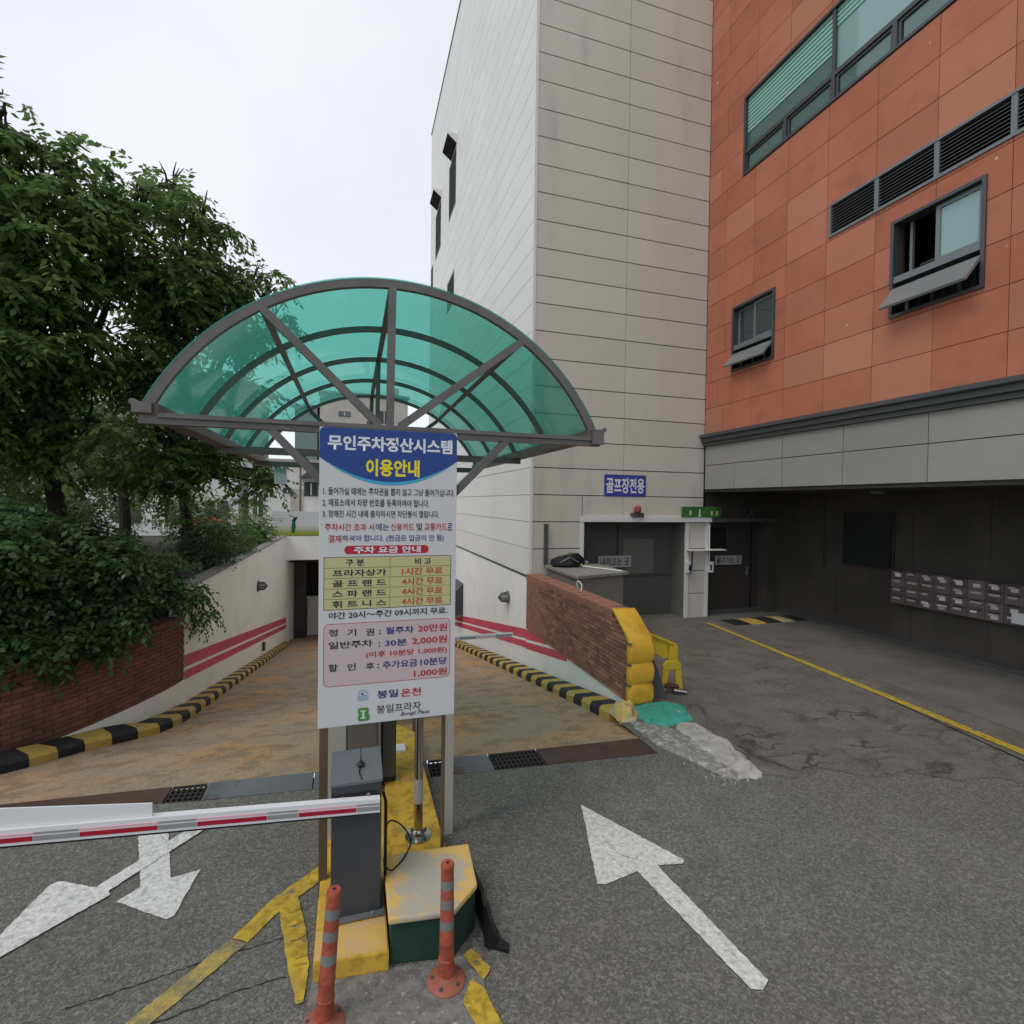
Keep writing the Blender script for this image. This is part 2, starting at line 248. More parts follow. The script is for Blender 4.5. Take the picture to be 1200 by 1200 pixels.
# ------------------------------------------------------------------ helpers
def tag(o, label=None, cat=None, group=None, kind=None):
    if label: o['label'] = label
    if cat: o['category'] = cat
    if group: o['group'] = group
    if kind: o['kind'] = kind
    return o
def thing(name, label, cat, loc=(0, 0, 0), group=None):
    o = bpy.data.objects.new(name, None); o.empty_display_size = .2; COL.objects.link(o); o.location = loc
    return tag(o, label, cat, group)
def wloc(p):
    v = Vector((0, 0, 0))
    while p is not None: v += Vector(p.location); p = p.parent
    return v
class MB:
    def __init__(s): s.v = []; s.f = []
    def add(s, vs, fs): k = len(s.v); s.v += [tuple(q) for q in vs]; s.f += [tuple(i + k for i in f) for f in fs]; return s
    def box(s, x0, x1, y0, y1, z0, z1):
        return s.add([(x0, y0, z0), (x1, y0, z0), (x1, y1, z0), (x0, y1, z0), (x0, y0, z1), (x1, y0, z1), (x1, y1, z1), (x0, y1, z1)],
                     [(0, 3, 2, 1), (4, 5, 6, 7), (0, 1, 5, 4), (1, 2, 6, 5), (2, 3, 7, 6), (3, 0, 4, 7)])
    def quad(s, a, b, c, d): return s.add([a, b, c, d], [(0, 1, 2, 3)])
    def prism(s, poly, ax, a, b):
        """poly: 2D points in the two axes other than ax, extruded from a to b"""
        def P(p, t): return (t, p[0], p[1]) if ax == 0 else (p[0], t, p[1]) if ax == 1 else (p[0], p[1], t)
        n = len(poly); vs = [P(p, a) for p in poly] + [P(p, b) for p in poly]
        fs = [tuple(range(n))[::-1], tuple(range(n, 2 * n))] + [(i, (i + 1) % n, n + (i + 1) % n, n + i) for i in range(n)]
        return s.add(vs, fs)
    def tube(s, pts, rs, seg=8, cap=True):
        pts = [Vector(p) for p in pts]
        if not hasattr(rs, '__len__'): rs = [rs] * len(pts)
        k = len(s.v); n = len(pts); up0 = None
        for i, p in enumerate(pts):
            d = (pts[min(i + 1, n - 1)] - pts[max(i - 1, 0)]).normalized()
            if up0 is None: up0 = Vector((0, 0, 1)) if abs(d.z) < .9 else Vector((1, 0, 0))
            a = d.cross(up0).normalized(); b = d.cross(a).normalized(); up0 = -b if up0.dot(b) < 0 else b
            up0 = (up0 - d * up0.dot(d)).normalized(); a = d.cross(up0); b = up0
            for j in range(seg):
                t = 2 * math.pi * j / seg; s.v.append(tuple(p + a * math.cos(t) * rs[i] + b * math.sin(t) * rs[i]))
        for i in range(n - 1):
            for j in range(seg):
                q = (j + 1) % seg; s.f.append((k + i * seg + j, k + i * seg + q, k + (i + 1) * seg + q, k + (i + 1) * seg + j))
        if cap: s.f.append(tuple(k + j for j in range(seg))[::-1]); s.f.append(tuple(k + (n - 1) * seg + j for j in range(seg)))
        return s
    def bar(s, p, q, w, h, up=(0, 0, 1)):
        """rectangular bar from p to q, w across, h along up"""
        p = Vector(p); q = Vector(q); d = (q - p).normalized(); u = Vector(up); u = (u - d * u.dot(d)).normalized(); a = d.cross(u)
        vs = [e + a * w / 2 * i + u * h / 2 * j for e in (p, q) for i, j in ((-1, -1), (1, -1), (1, 1), (-1, 1))]
        return s.add(vs, [(0, 1, 2, 3), (7, 6, 5, 4), (0, 4, 5, 1), (1, 5, 6, 2), (2, 6, 7, 3), (3, 7, 4, 0)])
    def lathe(s, c, prof, seg=16, axis=(0, 0, 1)):
        ax = Vector(axis).normalized(); u = ax.orthogonal().normalized(); w = ax.cross(u); k = len(s.v); n = len(prof); c = Vector(c)
        for r, h in prof:
            for j in range(seg):
                t = 2 * math.pi * j / seg; s.v.append(tuple(c + ax * h + (u * math.cos(t) + w * math.sin(t)) * max(r, .0005)))
        for i in range(n - 1):
            for j in range(seg): q = (j + 1) % seg; s.f.append((k + i * seg + j, k + i * seg + q, k + (i + 1) * seg + q, k + (i + 1) * seg + j))
        s.f.append(tuple(k + j for j in range(seg))[::-1]); s.f.append(tuple(k + (n - 1) * seg + j for j in range(seg)))
        return s
    def build(s, name, m, parent=None, smooth=False, bevel=0):
        me = bpy.data.meshes.new(name); off = wloc(parent)
        me.from_pydata([(x - off.x, y - off.y, z - off.z) for x, y, z in s.v], [], s.f); me.update()
        if isinstance(m, str): m = M[m]
        me.materials.append(m)
        o = bpy.data.objects.new(name, me); COL.objects.link(o); o.parent = parent
        import bmesh
        bm = bmesh.new(); bm.from_mesh(me); bmesh.ops.recalc_face_normals(bm, faces=bm.faces)
        if bevel: bmesh.ops.bevel(bm, geom=bm.edges[:], offset=bevel, segments=2, affect='EDGES', profile=.6)
        bm.to_mesh(me); bm.free()
        if smooth:
            me.polygons.foreach_set('use_smooth', [True] * len(me.polygons)); me.set_sharp_from_angle(angle=R(35))
        return o
def B(name, m, parent, *dims, bevel=0): return MB().box(*dims).build(name, m, parent, bevel=bevel)
UNIT = {}
def piece(name, m, parent, x0, x1, y0, y1, z0, z1, rz=0):
    """one box-shaped piece; alike pieces share the unit mesh"""
    if m not in UNIT:
        me = bpy.data.meshes.new(name); b = MB().box(-.5, .5, -.5, .5, -.5, .5); me.from_pydata(b.v, [], b.f); me.materials.append(M[m]); UNIT[m] = me
    o = bpy.data.objects.new(name, UNIT[m]); COL.objects.link(o); o.parent = parent; off = wloc(parent)
    o.location = Vector(((x0 + x1) / 2, (y0 + y1) / 2, (z0 + z1) / 2)) - off; o.scale = (x1 - x0, y1 - y0, z1 - z0); o.rotation_euler.z = rz
    return o
def struct(o): o['kind'] = 'structure'; return o
def copy_tree(o, parent=None, loc=None):
    c = o.copy(); COL.objects.link(c); c.parent = parent
    if loc: c.location = loc
    for ch in list(o.children): copy_tree(ch, c)
    return c
def minus(rect, holes):
    out = [rect]
    for h in holes:
        nx = []
        for (a0, a1, b0, b1) in out:
            if h[0] >= a1 - 1e-4 or h[1] <= a0 + 1e-4 or h[2] >= b1 - 1e-4 or h[3] <= b0 + 1e-4: nx.append((a0, a1, b0, b1)); continue
            if h[0] > a0: nx.append((a0, h[0], b0, b1))
            if h[1] < a1: nx.append((h[1], a1, b0, b1))
            c0, c1 = max(a0, h[0]), min(a1, h[1])
            if h[2] > b0: nx.append((c0, c1, b0, h[2]))
            if h[3] < b1: nx.append((c0, c1, h[3], b1))
        out = nx
    return out
def text_mesh(body, bold=0., shear=0.):
    c = bpy.data.curves.new('lettering', 'FONT'); c.body = body; c.offset = bold; c.shear = shear; c.resolution_u = 2
    c.space_word = 1.0
    o = bpy.data.objects.new('lettering_source', c); COL.objects.link(o)
    dg = bpy.context.evaluated_depsgraph_get(); me = bpy.data.meshes.new_from_object(o.evaluated_get(dg)); bpy.data.objects.remove(o)
    co = np.empty(len(me.vertices) * 3); me.vertices.foreach_get('co', co); return me, co.reshape(-1, 3)
def lettering(body, quad, m, parent, bold=0., shear=0.):
    """flat print: text fitted to the quad (lower left, lower right, upper left) of a board"""
    me, co = text_mesh(body, bold, shear); lo = co.min(0); hi = co.max(0)
    u = (co[:, 0] - lo[0]) / max(hi[0] - lo[0], 1e-6); v = (co[:, 1] - lo[1]) / max(hi[1] - lo[1], 1e-6)
    o0, ox, oy = [np.array(q, float) for q in quad]; off = np.array(wloc(parent))
    p = o0 + u[:, None] * (ox - o0) + v[:, None] * (oy - o0) - off
    me.vertices.foreach_set('co', p.ravel()); me.materials.clear(); me.materials.append(M[m]); me.update(); me.name = 'lettering'
    o = bpy.data.objects.new('lettering', me); COL.objects.link(o); o.parent = parent; return o

# ------------------------------------------------------------------ ground, road, ramp
SL = .185; Y0 = 5.45
def rz(y): return -SL * (y - Y0)
def plate_y(x, back): # the drain strip crosses the ramp mouth slightly askew
    return (5.46 - .0655 * x) if back else (5.13 - .0795 * x if x > -1.2 else 5.06 - .14 * x)
XL, XR, YP = -2.65, 3.74, 23.5
g = MB()
g.add([(-150, -150, 0), (150, -150, 0), (150, plate_y(3.25, 0), 0), (3.25, plate_y(3.25, 0), 0), (-1.2, plate_y(-1.2, 0), 0), (-3.4, plate_y(-3.4, 0), 0), (-150, 5.53, 0)], [(0, 1, 2, 3, 4, 5, 6)])
g.add([(3.25, plate_y(3.25, 0), 0), (150, plate_y(3.25, 0), 0), (150, 10.6, 0), (3.7, 10.6, 0), (3.7, 6.12, 0), (3.25, plate_y(3.25, 1) + .5, 0)], [(0, 1, 2, 3, 4, 5)])
g.add([(4.0, 10.6, 0), (150, 10.6, 0), (150, 200, 0), (4.0, 200, 0)], [(0, 1, 2, 3)])
g.add([(-150, 5.53, 0), (-3.4, plate_y(-3.4, 0), 0), (-4.0, 7.0, 0), (-5.0, 8, 0), (-5, 200, 0), (-150, 200, 0)], [(0, 1, 2, 3, 4, 5)])
g.add([(-5.0, YP + 1, 0), (4.0, YP + 1, 0), (4, 200, 0), (-5, 200, 0)], [(0, 1, 2, 3)])
struct(g.build('asphalt_ground', 'asphalt'))
_b = [(3.95, 4.25), (4.3, 4.05), (4.7, 4.1), (5.1, 3.85), (5.5, 3.8), (5.9, 3.55), (6.3, 3.5), (6.7, 3.1), (7.0, 2.7), (7.25, 1.5), (7.2, -1)]
_rr = random.Random(3); _o = []
for a_, b_ in zip(_b[:-1], _b[1:]):
    for k in range(12): u = k / 12; _o.append((a_[0] + (b_[0] - a_[0]) * u + _rr.uniform(-.03, .03), a_[1] + (b_[1] - a_[1]) * u + _rr.uniform(-.03, .03), .004))
struct(MB().add(_o + [(7.4, -1, .004), (8.5, 10.0, .004), (8.4, 10.62, .004), (5.04, 11.15, .004), (4.0, 10.6, .004), (4.0, 6.0, .004)], [tuple(range(len(_o) + 6))]).build('old_pavement', 'old_asphalt'))
fl = MB().quad((7.3, -4, .008), (10.6, -4, .008), (10.6, 10.9, .008), (8.35, 10.3, .008)).build('arcade_floor', 'concrete_floor'); struct(fl)
# drain strip: steel plates and gratings
ds = struct(thing('drain_channel', None, None)); del ds['kind']; tag(ds, 'strip of steel drain covers across the mouth of the ramp', 'drain')
def strip(x0, x1, m, name='cover_plate', z=.004):
    n = MB(); a, b, c, d = (x0, plate_y(x0, 0) + .004), (x1, plate_y(x1, 0) + .004), (x1, plate_y(x1, 1)), (x0, plate_y(x0, 1))
    n.prism([a, b, c, d], 2, -.02, z); return n.build(name, m, ds)
def grating(x0, x1):
    n = MB(); y0a, y1a = plate_y(x0, 0), plate_y(x0, 1)
    k = max(2, int((x1 - x0) / .045))
    for i in range(k + 1):
        x = x0 + (x1 - x0) * i / k; n.box(x - .005, x + .005, plate_y(x, 0) + .01, plate_y(x, 1) - .01, -.03, .004)
    for j in range(5):
        f = .03 + j * .235
        p = (x0, plate_y(x0, 0) * (1 - f) + plate_y(x0, 1) * f, -.008); q = (x1, plate_y(x1, 0) * (1 - f) + plate_y(x1, 1) * f, -.008); n.bar(p, q, .012, .022)
    n.build('grating', 'grate', ds)
    MB().prism([(x0, y0a), (x1, plate_y(x1, 0)), (x1, plate_y(x1, 1)), (x0, y1a)], 2, -.12, -.11).build('channel_bottom', 'black', ds)
strip(-3.4, -1.62, 'rust'); grating(-1.60, -1.32); strip(-1.30, -.35, 'plate'); strip(-.34, .77, 'plate'); grating(.79, .98)
strip(1.0, 1.42, 'plate'); grating(1.44, 1.96); strip(1.98, 3.25, 'rust')
ch = MB().prism([(-3.6, 4.9), (3.3, 4.3), (3.3, 5.5), (-3.6, 5.75)], 2, -.6, -.13)
ch.prism([(-3.4, plate_y(-3.4, 1) + .01), (3.25, plate_y(3.25, 1) + .01), (3.25, plate_y(3.25, 1) + .06), (-3.4, plate_y(-3.4, 1) + .03)], 2, -.3, -.075)
ch.build('channel_trough', 'black', ds)
# ramp with shallow cast slabs
r = MB(); xs = [-5.0, -4.2, -3.6, -3.0, -2.7] + [x * .5 for x in range(-5, 8)]; ys = [None, 7, 9, 12, 16, 20, YP, 32, 45]
for x in xs[:-1]:
    x1 = xs[xs.index(x) + 1]
    for a, b in zip(ys[:-1], ys[1:]):
        A = [(xx, plate_y(xx, 1) if yy is None else yy) for xx, yy in ((x, a), (x1, a), (x1, b), (x, b))]
        r.add([(p[0], p[1], min(0, rz(p[1]) * (1 if p[1] > 6 else 1))) for p in A], [(0, 1, 2, 3)])
struct(r.build('ramp_slab', 'ramp'))
# grooves of the ramp surface: one shallow raised rib per slab joint
gr = MB()
for i in range(10):
    y = 7.3 + i * 1.55
    gr.box(-2.35, 3.3, y, y + .012, rz(y) - .01, rz(y) + .002)
for x in (.35,): gr.add([(x, 6.0, rz(6.0) + .002), (x + .014, 6.0, rz(6.0) + .002), (x + .014, 22, rz(22) + .002), (x, 22, rz(22) + .002)], [(0, 1, 2, 3)])
struct(tag(gr.build('ramp_joints', mat('ramp_joint', (.27, .19, .125), .9))))

# retaining walls of the ramp
wl = thing('left_ramp_wall', 'cream painted wall with pink stripes on the left side of the ramp', 'wall', (XL, 9.7, 0)); wl.name = 'retaining_wall'
MB().box(XL - .22, XL, 9.7, YP, -4.2, 1.22).build('wall', 'white_wall2', wl)
MB().box(XL - .26, XL + .02, 9.7, YP, 1.221, 1.26).build('coping', 'box', wl)
MB().box(XL - .22, XL - .004, YP, 32, -6, .2).build('tunnel_side', 'white_wall2', wl)
def stripes(x, y0, y1, f, par, nx):
    for a, b in ((0, .5), (.64, 1.)):
        n = MB(); k = 12
        for i in range(k):
            p, q = y0 + (y1 - y0) * i / k, y0 + (y1 - y0) * (i + 1) / k
            (ta, ba), (tb, bb) = f(p), f(q)
            n.quad((x, p, ta + (ba - ta) * a), (x, q, tb + (bb - tb) * a), (x, q, tb + (bb - tb) * b), (x, p, ta + (ba - ta) * b))
        n.build('painted_stripe', 'pink', par)
stripes(XL + .004, 9.705, YP - .01, lambda y: ((.15 - .172 * (y - 9.7)), (-.26 - .176 * (y - 9.7))), wl, 1)
wr = thing('retaining_wall', 'white painted wall with pink stripes below the beige tower', 'wall', (XR, 10.64, 0))
MB().box(XR, XR + .2, 10.64, 32, -6, 1.09).build('wall', 'white_wall', wr)
lw = MB().prism([(5.6, -.01), (10.64, -.01), (10.64, -1.2), (5.6, -.3)], 0, 3.68, 3.9); lw.build('lower_wall', 'white_wall', wr)
def rs(y): t = -.05 - .172 * (y - 10.7); return (t, t - .42)
stripes(XR - .004, 10.645, 22, rs, wr, -1)
n = MB()   # the stripes run on below the brick wall, cut by its foot
for a, b in ((0, .5), (.64, 1.)):
    ys_ = [10.64 - i * .15 for i in range(16)]
    for p, q in zip(ys_[:-1], ys_[1:]):
        (t0, b0), (t1, b1) = rs(p), rs(q)
        u = [min(-.012, t0 + (b0 - t0) * a), min(-.012, t1 + (b1 - t1) * a), min(-.012, t1 + (b1 - t1) * b), min(-.012, t0 + (b0 - t0) * b)]
        if u[0] - u[3] > .005: n.quad((3.676, p, u[0]), (3.676, q, u[1]), (3.676, q, u[2]), (3.676, p, u[3]))
n.build('painted_stripe', 'pink', wr)

# portal
po = thing('ramp_portal', 'white portal beam over the dark tunnel at the foot of the ramp', 'portal', (0, YP, rz(YP)))
B('lintel', 'white_wall', po, XL, XR, YP, YP + .35, .2, 1.22)
B('tunnel_ceiling', 'white_wall2', po, XL, XR, YP + .35, 32, .2, .3)
B('tunnel_back', 'granite', po, XL, XR, 32, 32.2, -6, .3)
B('inner_wall', 'white_wall2', po, -2.2, 1, 28.5, 28.7, -4.4, -2.35); B('inner_coping', 'white_wall', po, -2.25, 1, 28.45, 28.75, -2.349, -2.25)
B('door_frame', 'granite', po, XL, -2.1, 26.5, 26.7, -4.5, .2)
bn = thing('golf_banner', 'white banner with a green golfer figure above the tunnel portal', 'banner', (-.5, YP, 1.22))
def bannermat():
    m = mat('banner_print', (.58, .60, .62), .5); N, L, b = nodes(m); gg = N.new('ShaderNodeNewGeometry'); s = N.new('ShaderNodeSeparateXYZ'); L.new(gg.outputs['Position'], s.inputs[0])
    q = N.new('ShaderNodeMapRange'); q.inputs[1].default_value = 1.68; q.inputs[2].default_value = 1.35; L.new(s.outputs[2], q.inputs[0])
    x = N.new('ShaderNodeMix'); x.data_type = 'RGBA'; L.new(q.outputs[0], x.inputs[0]); x.inputs[6].default_value = (.56, .58, .60, 1); x.inputs[7].default_value = (.26, .33, .035, 1); L.new(x.outputs[2], b.inputs['Base Color']); return m
MB().box(-3.24, 1.8, YP + .02, YP + .07, 1.25, 2.27).build('banner_sheet', bannermat(), bn)
B('bottom_rail', 'brown', bn, -3.24, 1.8, YP + .0, YP + .1, 1.225, 1.249)
gx = -2.38
gf = MB(); gy = YP + .016
for poly in ([(-.07, 1.36), (.05, 1.36), (.09, 1.62), (.06, 1.85), (-.05, 1.85), (-.09, 1.6)], [(-.04, 1.86), (.04, 1.86), (.05, 1.95), (-.02, 1.97)],
             [(.05, 1.8), (.16, 2.02), (.12, 2.06), (.0, 1.86)], [(.12, 2.0), (-.18, 2.12), (-.19, 2.09), (.1, 1.96)], [(-.05, 1.82), (.12, 2.0), (.08, 2.03), (-.08, 1.88)]):
    gf.prism([(gx + a, b) for a, b in poly], 1, gy, gy + .003)
gf.build('golfer_figure', mat('golfer_print', (.015, .11, .05), .5), bn)

# ------------------------------------------------------------------ beige tower
YT = 10.637; TOPZ = 21.5; YB = 26.6
tw = thing('panel_clad_tower', 'tall beige panel clad tower, coloured paler on its lit side, with the car lift at its foot', 'building', (6, 14, 0))
b = MB(); XT = 3.77
for q in minus((XT, 8.25, 0, TOPZ), [(5.03, 7.74, -1, 2.34)]):
    if q[2] < q[3]: b.box(q[0], q[1], YT + .03, YT + .25, q[2], q[3])
b.box(8.25, 8.395, YT + .03, YT + .25, 0, 2.45)
b.box(XT, 5.03, YT + .25, 11.4, -.1, TOPZ); b.box(5.03, 8.4, YT + .25, 11.4, 2.345, TOPZ - .01); b.box(7.744, 8.39, YT + .25, 11.4, 0, 2.34)
b.box(XT + .012, 14, 11.4, YB, 1.0, TOPZ - .02); b.box(3.96, 14, 11.42, YB - .1, -.1, .99)
b.build('wall', 'joint', tw)
ROW0 = 1.13
# front cladding
k = 0; z = ROW0
rows = []
while z < TOPZ: rows.append((z, min(z + .601, TOPZ))); z += .601
holes = [(5.0, 7.77, -1, 2.45), (4.98, 8.5, 2.34, 2.45)]
for i, (z0, z1) in enumerate([(0, .53), (.53, ROW0)] + rows):
    for (a, c) in ((XR + .06, 6.02), (6.03, 8.245)):
        for q in minus((a, c, z0 + .022 if z0 > 0 else 0, z1), holes):
            if q[1] - q[0] > .05 and q[3] - q[2] > .03:
                if q[3] < 2.46 and q[0] > 7.7: continue
                piece('cladding_panel', 'beige', tw, q[0], q[1], YT, YT + .03, q[2], q[3])
# pier between the two doors
for z0, z1 in ((0, .58), (.60, 1.14), (1.16, 1.68), (1.70, 2.335)):
    piece('cladding_panel', 'beige', tw, 7.84, 8.31, YT - .0, YT + .028, z0, z1)
B('pier_trim', 'pale_trim', tw, 7.745, 7.83, YT - .03, YT + .02, 0, 2.335); B('pier_trim', 'pale_trim', tw, 8.32, 8.41, YT - .03, YT + .02, 0, 2.335)
B('door_header', 'pale_trim', tw, 4.95, 8.46, YT - .07, YT - .002, 2.345, 2.46); B('door_header', 'ldoor', tw, 8.47, 10.55, YT - .06, YT - .002, 2.345, 2.45)  # right stretch coloured darker to put in the shade under the soffit
B('header_plate', 'white', tw, 7.9, 8.35, YT - .08, YT - .071, 2.35, 2.45)
B('door_jamb', 'pale_trim', tw, 4.95, 5.02, YT - .05, YT - .002, 1.38, 2.34)
B('ledge', 'pale_trim', tw, 7.76, 8.78, YT - .22, YT - .031, 1.655, 1.68)
sj = MB()
for q in minus((YT + .04, YB, ROW0, TOPZ), [(19.6, 21.6, 10.5, 17), (23.2, 26.5, 13.2, 17)]): sj.box(XR + .024, XR + .0295, q[0], q[1], q[2], q[3])
sj.build('side_sealant', 'pale_joint', tw)
# side cladding, coloured paler as the lit side, windows cut out
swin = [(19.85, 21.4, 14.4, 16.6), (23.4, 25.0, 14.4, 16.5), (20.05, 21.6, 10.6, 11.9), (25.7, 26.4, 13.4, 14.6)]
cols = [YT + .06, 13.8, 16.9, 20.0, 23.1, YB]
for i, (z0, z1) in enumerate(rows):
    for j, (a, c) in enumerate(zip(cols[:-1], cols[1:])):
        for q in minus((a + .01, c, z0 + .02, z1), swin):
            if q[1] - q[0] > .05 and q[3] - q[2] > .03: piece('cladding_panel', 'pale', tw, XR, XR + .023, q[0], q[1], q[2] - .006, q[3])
B('corner_trim', 'pale_trim', tw, XR - .012, XR + .055, YT - .012, YT + .055, ROW0 - .03, TOPZ)
B('bottom_trim', 'trim', tw, XR - .015, XR + .05, YT + .056, YB, ROW0 - .03, ROW0 + .012)
B('roof_coping', 'trim', tw, XR - .03, 14, YT - .03, YB + .03, TOPZ, TOPZ + .08)
for (y0, y1, z0, z1) in swin:
    wf = MB().box(XR + .002, XR + .04, y0, y1, z0, z0 + .06).box(XR + .002, XR + .04, y0, y1, z1 - .06, z1).box(XR + .002, XR + .04, y0, y0 + .06, z0 + .06, z1 - .06).box(XR + .002, XR + .04, y1 - .06, y1, z0 + .06, z1 - .06).build('window', 'frame', tw)
    B('pane', 'black', wf, XR + .005, XR + .03, y0 + .06, y1 - .06, z0 + .06, z1 - .06)
    if z0 > 14: # vent hood above the window, dark underneath
        MB().prism([(XR - .36, z1 + .34), (XR - .36, z1 + .40), (XR - .002, z1 + .40), (XR - .002, z1 + .06)], 1, y0 - .02, y0 + 1.1).build('hood', 'pale', wf)
        MB().prism([(XR - .362, z1 + .31), (XR - .362, z1 + .338), (XR - .002, z1 + .058), (XR - .002, z1 + .03)], 1, y0 - .02, y0 + 1.1).build('hood_underside', 'black', wf)  # thin black sheet along the sloping underside
# left lift door
ld = B('lift_door', 'ldoor', tw, 5.03, 6.2, 11.2, 11.26, 0, 2.34)
B('lift_door', 'ldoor', tw, 6.22, 7.74, 11.17, 11.23, 0, 2.34)
B('door_seam', 'black', ld, 6.2, 6.22, 11.21, 11.25, 0, 2.34); B('door_rail', 'trim', ld, 6.25, 7.7, 11.14, 11.17, 1.0, 1.03)
B('notice_plate', 'joint', ld, 6.35, 7.2, 11.155, 11.169, 1.05, 1.9)
def flat_sign(name, label, x0, x1, y, z0, z1, mb, body, ml, pad=.06, bold=.015, fr=None):
    t = thing(name, label, 'sign', ((x0 + x1) / 2, y, z0))
    p = B('panel', mb, t, x0, x1, y - .012, y, z0, z1)
    w, h = x1 - x0, z1 - z0
    lettering(body, ((x0 + w * pad, y - .016, z0 + h * .14), (x1 - w * pad, y - .016, z0 + h * .14), (x0 + w * pad, y - .016, z1 - h * .14)), ml, p, bold)
    return t
flat_sign('door_sign', 'small grey sign on the dark door of the left car lift opening', 5.66, 6.55, 11.13, 1.22, 1.5, 'grey_label', '내려오는 곳', 's_dark')
flat_sign('wall_sign', 'blue sign with white letters on the beige cladding above the lift door', 5.53, 6.62, YT - .003, 2.94, 3.44, 's_blue2', '골프장전용', 's_white', .04, .03)
t = thing('warning_lamp', 'red domed warning lamp on a small bracket above the left lift door', 'lamp', (6.38, YT - .1, 2.47))
B('base', 'trim', t, 6.22, 6.52, YT - .12, YT - .01, 2.462, 2.56); MB().lathe((6.37, YT - .08, 2.56), [(.05, 0), (.08, .02), (.085, .09), (.06, .15), (.0, .17)], 12).build('dome', 'redlamp', t, True)
t = thing('direction_sign', 'green rectangular sign with pale marks above the pier between the lift doors', 'sign', (8.1, YT - .08, 2.46))
p = B('panel', 'sgreen', t, 7.58, 8.7, YT - .09, YT - .071, 2.465, 2.72)
for x in (7.78, 8.06, 8.4, 8.55): B('mark', 's_table' if x != 8.06 else 'white', p, x, x + (.06 if x != 8.06 else .035), YT - .094, YT - .091, 2.51, 2.62 + (.04 if x == 8.06 else 0))
B('mark', 'white', p, 8.03, 8.13, YT - .094, YT - .091, 2.485, 2.509)
for i, (x, lb, zc) in enumerate(((7.8, 'white call box with a black handle on the left edge of the beige pier', 1.25), (8.42, 'white switch box with a black slot on the right edge of the beige pier', 1.24))):
    t = thing('control_box', lb, 'switch box', (x, YT - .1, zc))
    B('case', 'white', t, x - .07, x + .09, YT - .1, YT - .031, zc - .13, zc + .13)
    B('slot', 'black_plastic', t, x - .01, x + .04, YT - .105, YT - .101, zc - .08, zc + .06)
    if i == 0: MB().tube([(x + .03, YT - .1, zc - .15), (x + .05, YT - .13, zc), (x + .09, YT - .1, zc + .4)], .02, 6).build('handset', 'black_plastic', t)
    else: MB().tube([(x, YT - .05, zc + .13), (x - .01, YT - .05, 2.3)], .012, 6).build('conduit', 'white', t)
# cable hanging beside the left door
t = thing('hanging_cable', 'thin black cable draped down the left jamb of the lift door', 'cable', (5.0, YT - .08, 1.5))
MB().tube([(5.3, YT - .09, 2.33), (5.12, YT - .1, 2.28), (5.08, YT - .1, 2.0), (5.03, YT - .1, 1.7), (5.06, YT - .1, 1.45)], .013, 6).build('cord', 'black_plastic', t)
MB().lathe((5.06, YT - .12, 1.35), [(.0, 0), (.06, .03), (.06, .1), (.0, .13)], 8).build('lamp_head', 'reflect', t)

# ------------------------------------------------------------------ orange building
XO = 8.244
ob = thing('orange_building', 'orange tiled building with grey fascia over a dark open ground floor', 'building', (12, 4, 0))
win = [(-3.0, 9.49, 10.08, 11.80), (-3.0, 7.28, 7.64, 8.24), (4.83, 6.13, 5.79, 7.33), (8.5, 9.73, 5.80, 7.25), (-3.0, 8.02, 12.75, 14.4), (1.0, 2.3, 5.79, 7.33)]
YS = [10.62, 10.2, 9.53, 9.16, 8.24, 7.33, 6.41, 5.48, 4.55, 3.62, 2.69, 1.76, .83, -.1, -1.0, -2.0, -3.5]
z = 4.48; i = 0
while z < 16.4:
    edges = [10.62] + [y + (0 if i % 2 == 0 else 0) for y in (10.0, 9.12, 8.24, 7.33, 6.41, 5.48, 4.55, 3.62, 2.69, 1.76, .83, -.1, -1.2, -2.4, -3.5)]
    if i % 4 == 1: edges[1] = 10.2
    for a, c in zip(edges[1:], edges[:-1]):
        for q in minus((a + .008, c, z + .010, z + .62), win):
            if q[1] - q[0] > .03 and q[3] - q[2] > .03:
                o = piece('facade_tile', 'orange', ob, XO + random.uniform(0, .004), XO + .035, q[0], q[1], q[2], q[3])
    z += .62; i += 1
w = MB()
for q in minus((-3.5, 10.62, 3.15, 16.6), win): w.box(XO + .036, XO + .3, q[0], q[1], q[2], q[3])
w.build('wall', 'ojoint', ob)
core = MB().box(9.4, 20, -3.5, 10.62, 3.2, 16.6).box(XO + .3, 9.4, -3.5, 10.62, 16.3, 16.6).box(XO + .3, 9.4, -3.5, -3.3, 3.2, 16.3).box(XO + .3, 9.4, 10.4, 10.61, 3.2, 16.3)
for z in (3.2, 7.45, 9.0, 12.2): core.box(XO + .301, 9.39, -3.29, 10.39, z, z + .15)
core.build('floors', 'black', ob)
B('roof_parapet', 'trim', ob, XO - .03, 20, -3.5, 10.62, 16.61, 16.9)
def rect_frame(x, d, y0, y1, z0, z1, t, m='frame', name='window', par=ob):
    return MB().box(x, x + d, y0, y1, z0, z0 + t).box(x, x + d, y0, y1, z1 - t, z1).box(x, x + d, y0, y0 + t, z0 + t, z1 - t).box(x, x + d, y1 - t, y1, z0 + t, z1 - t).build(name, m, par)
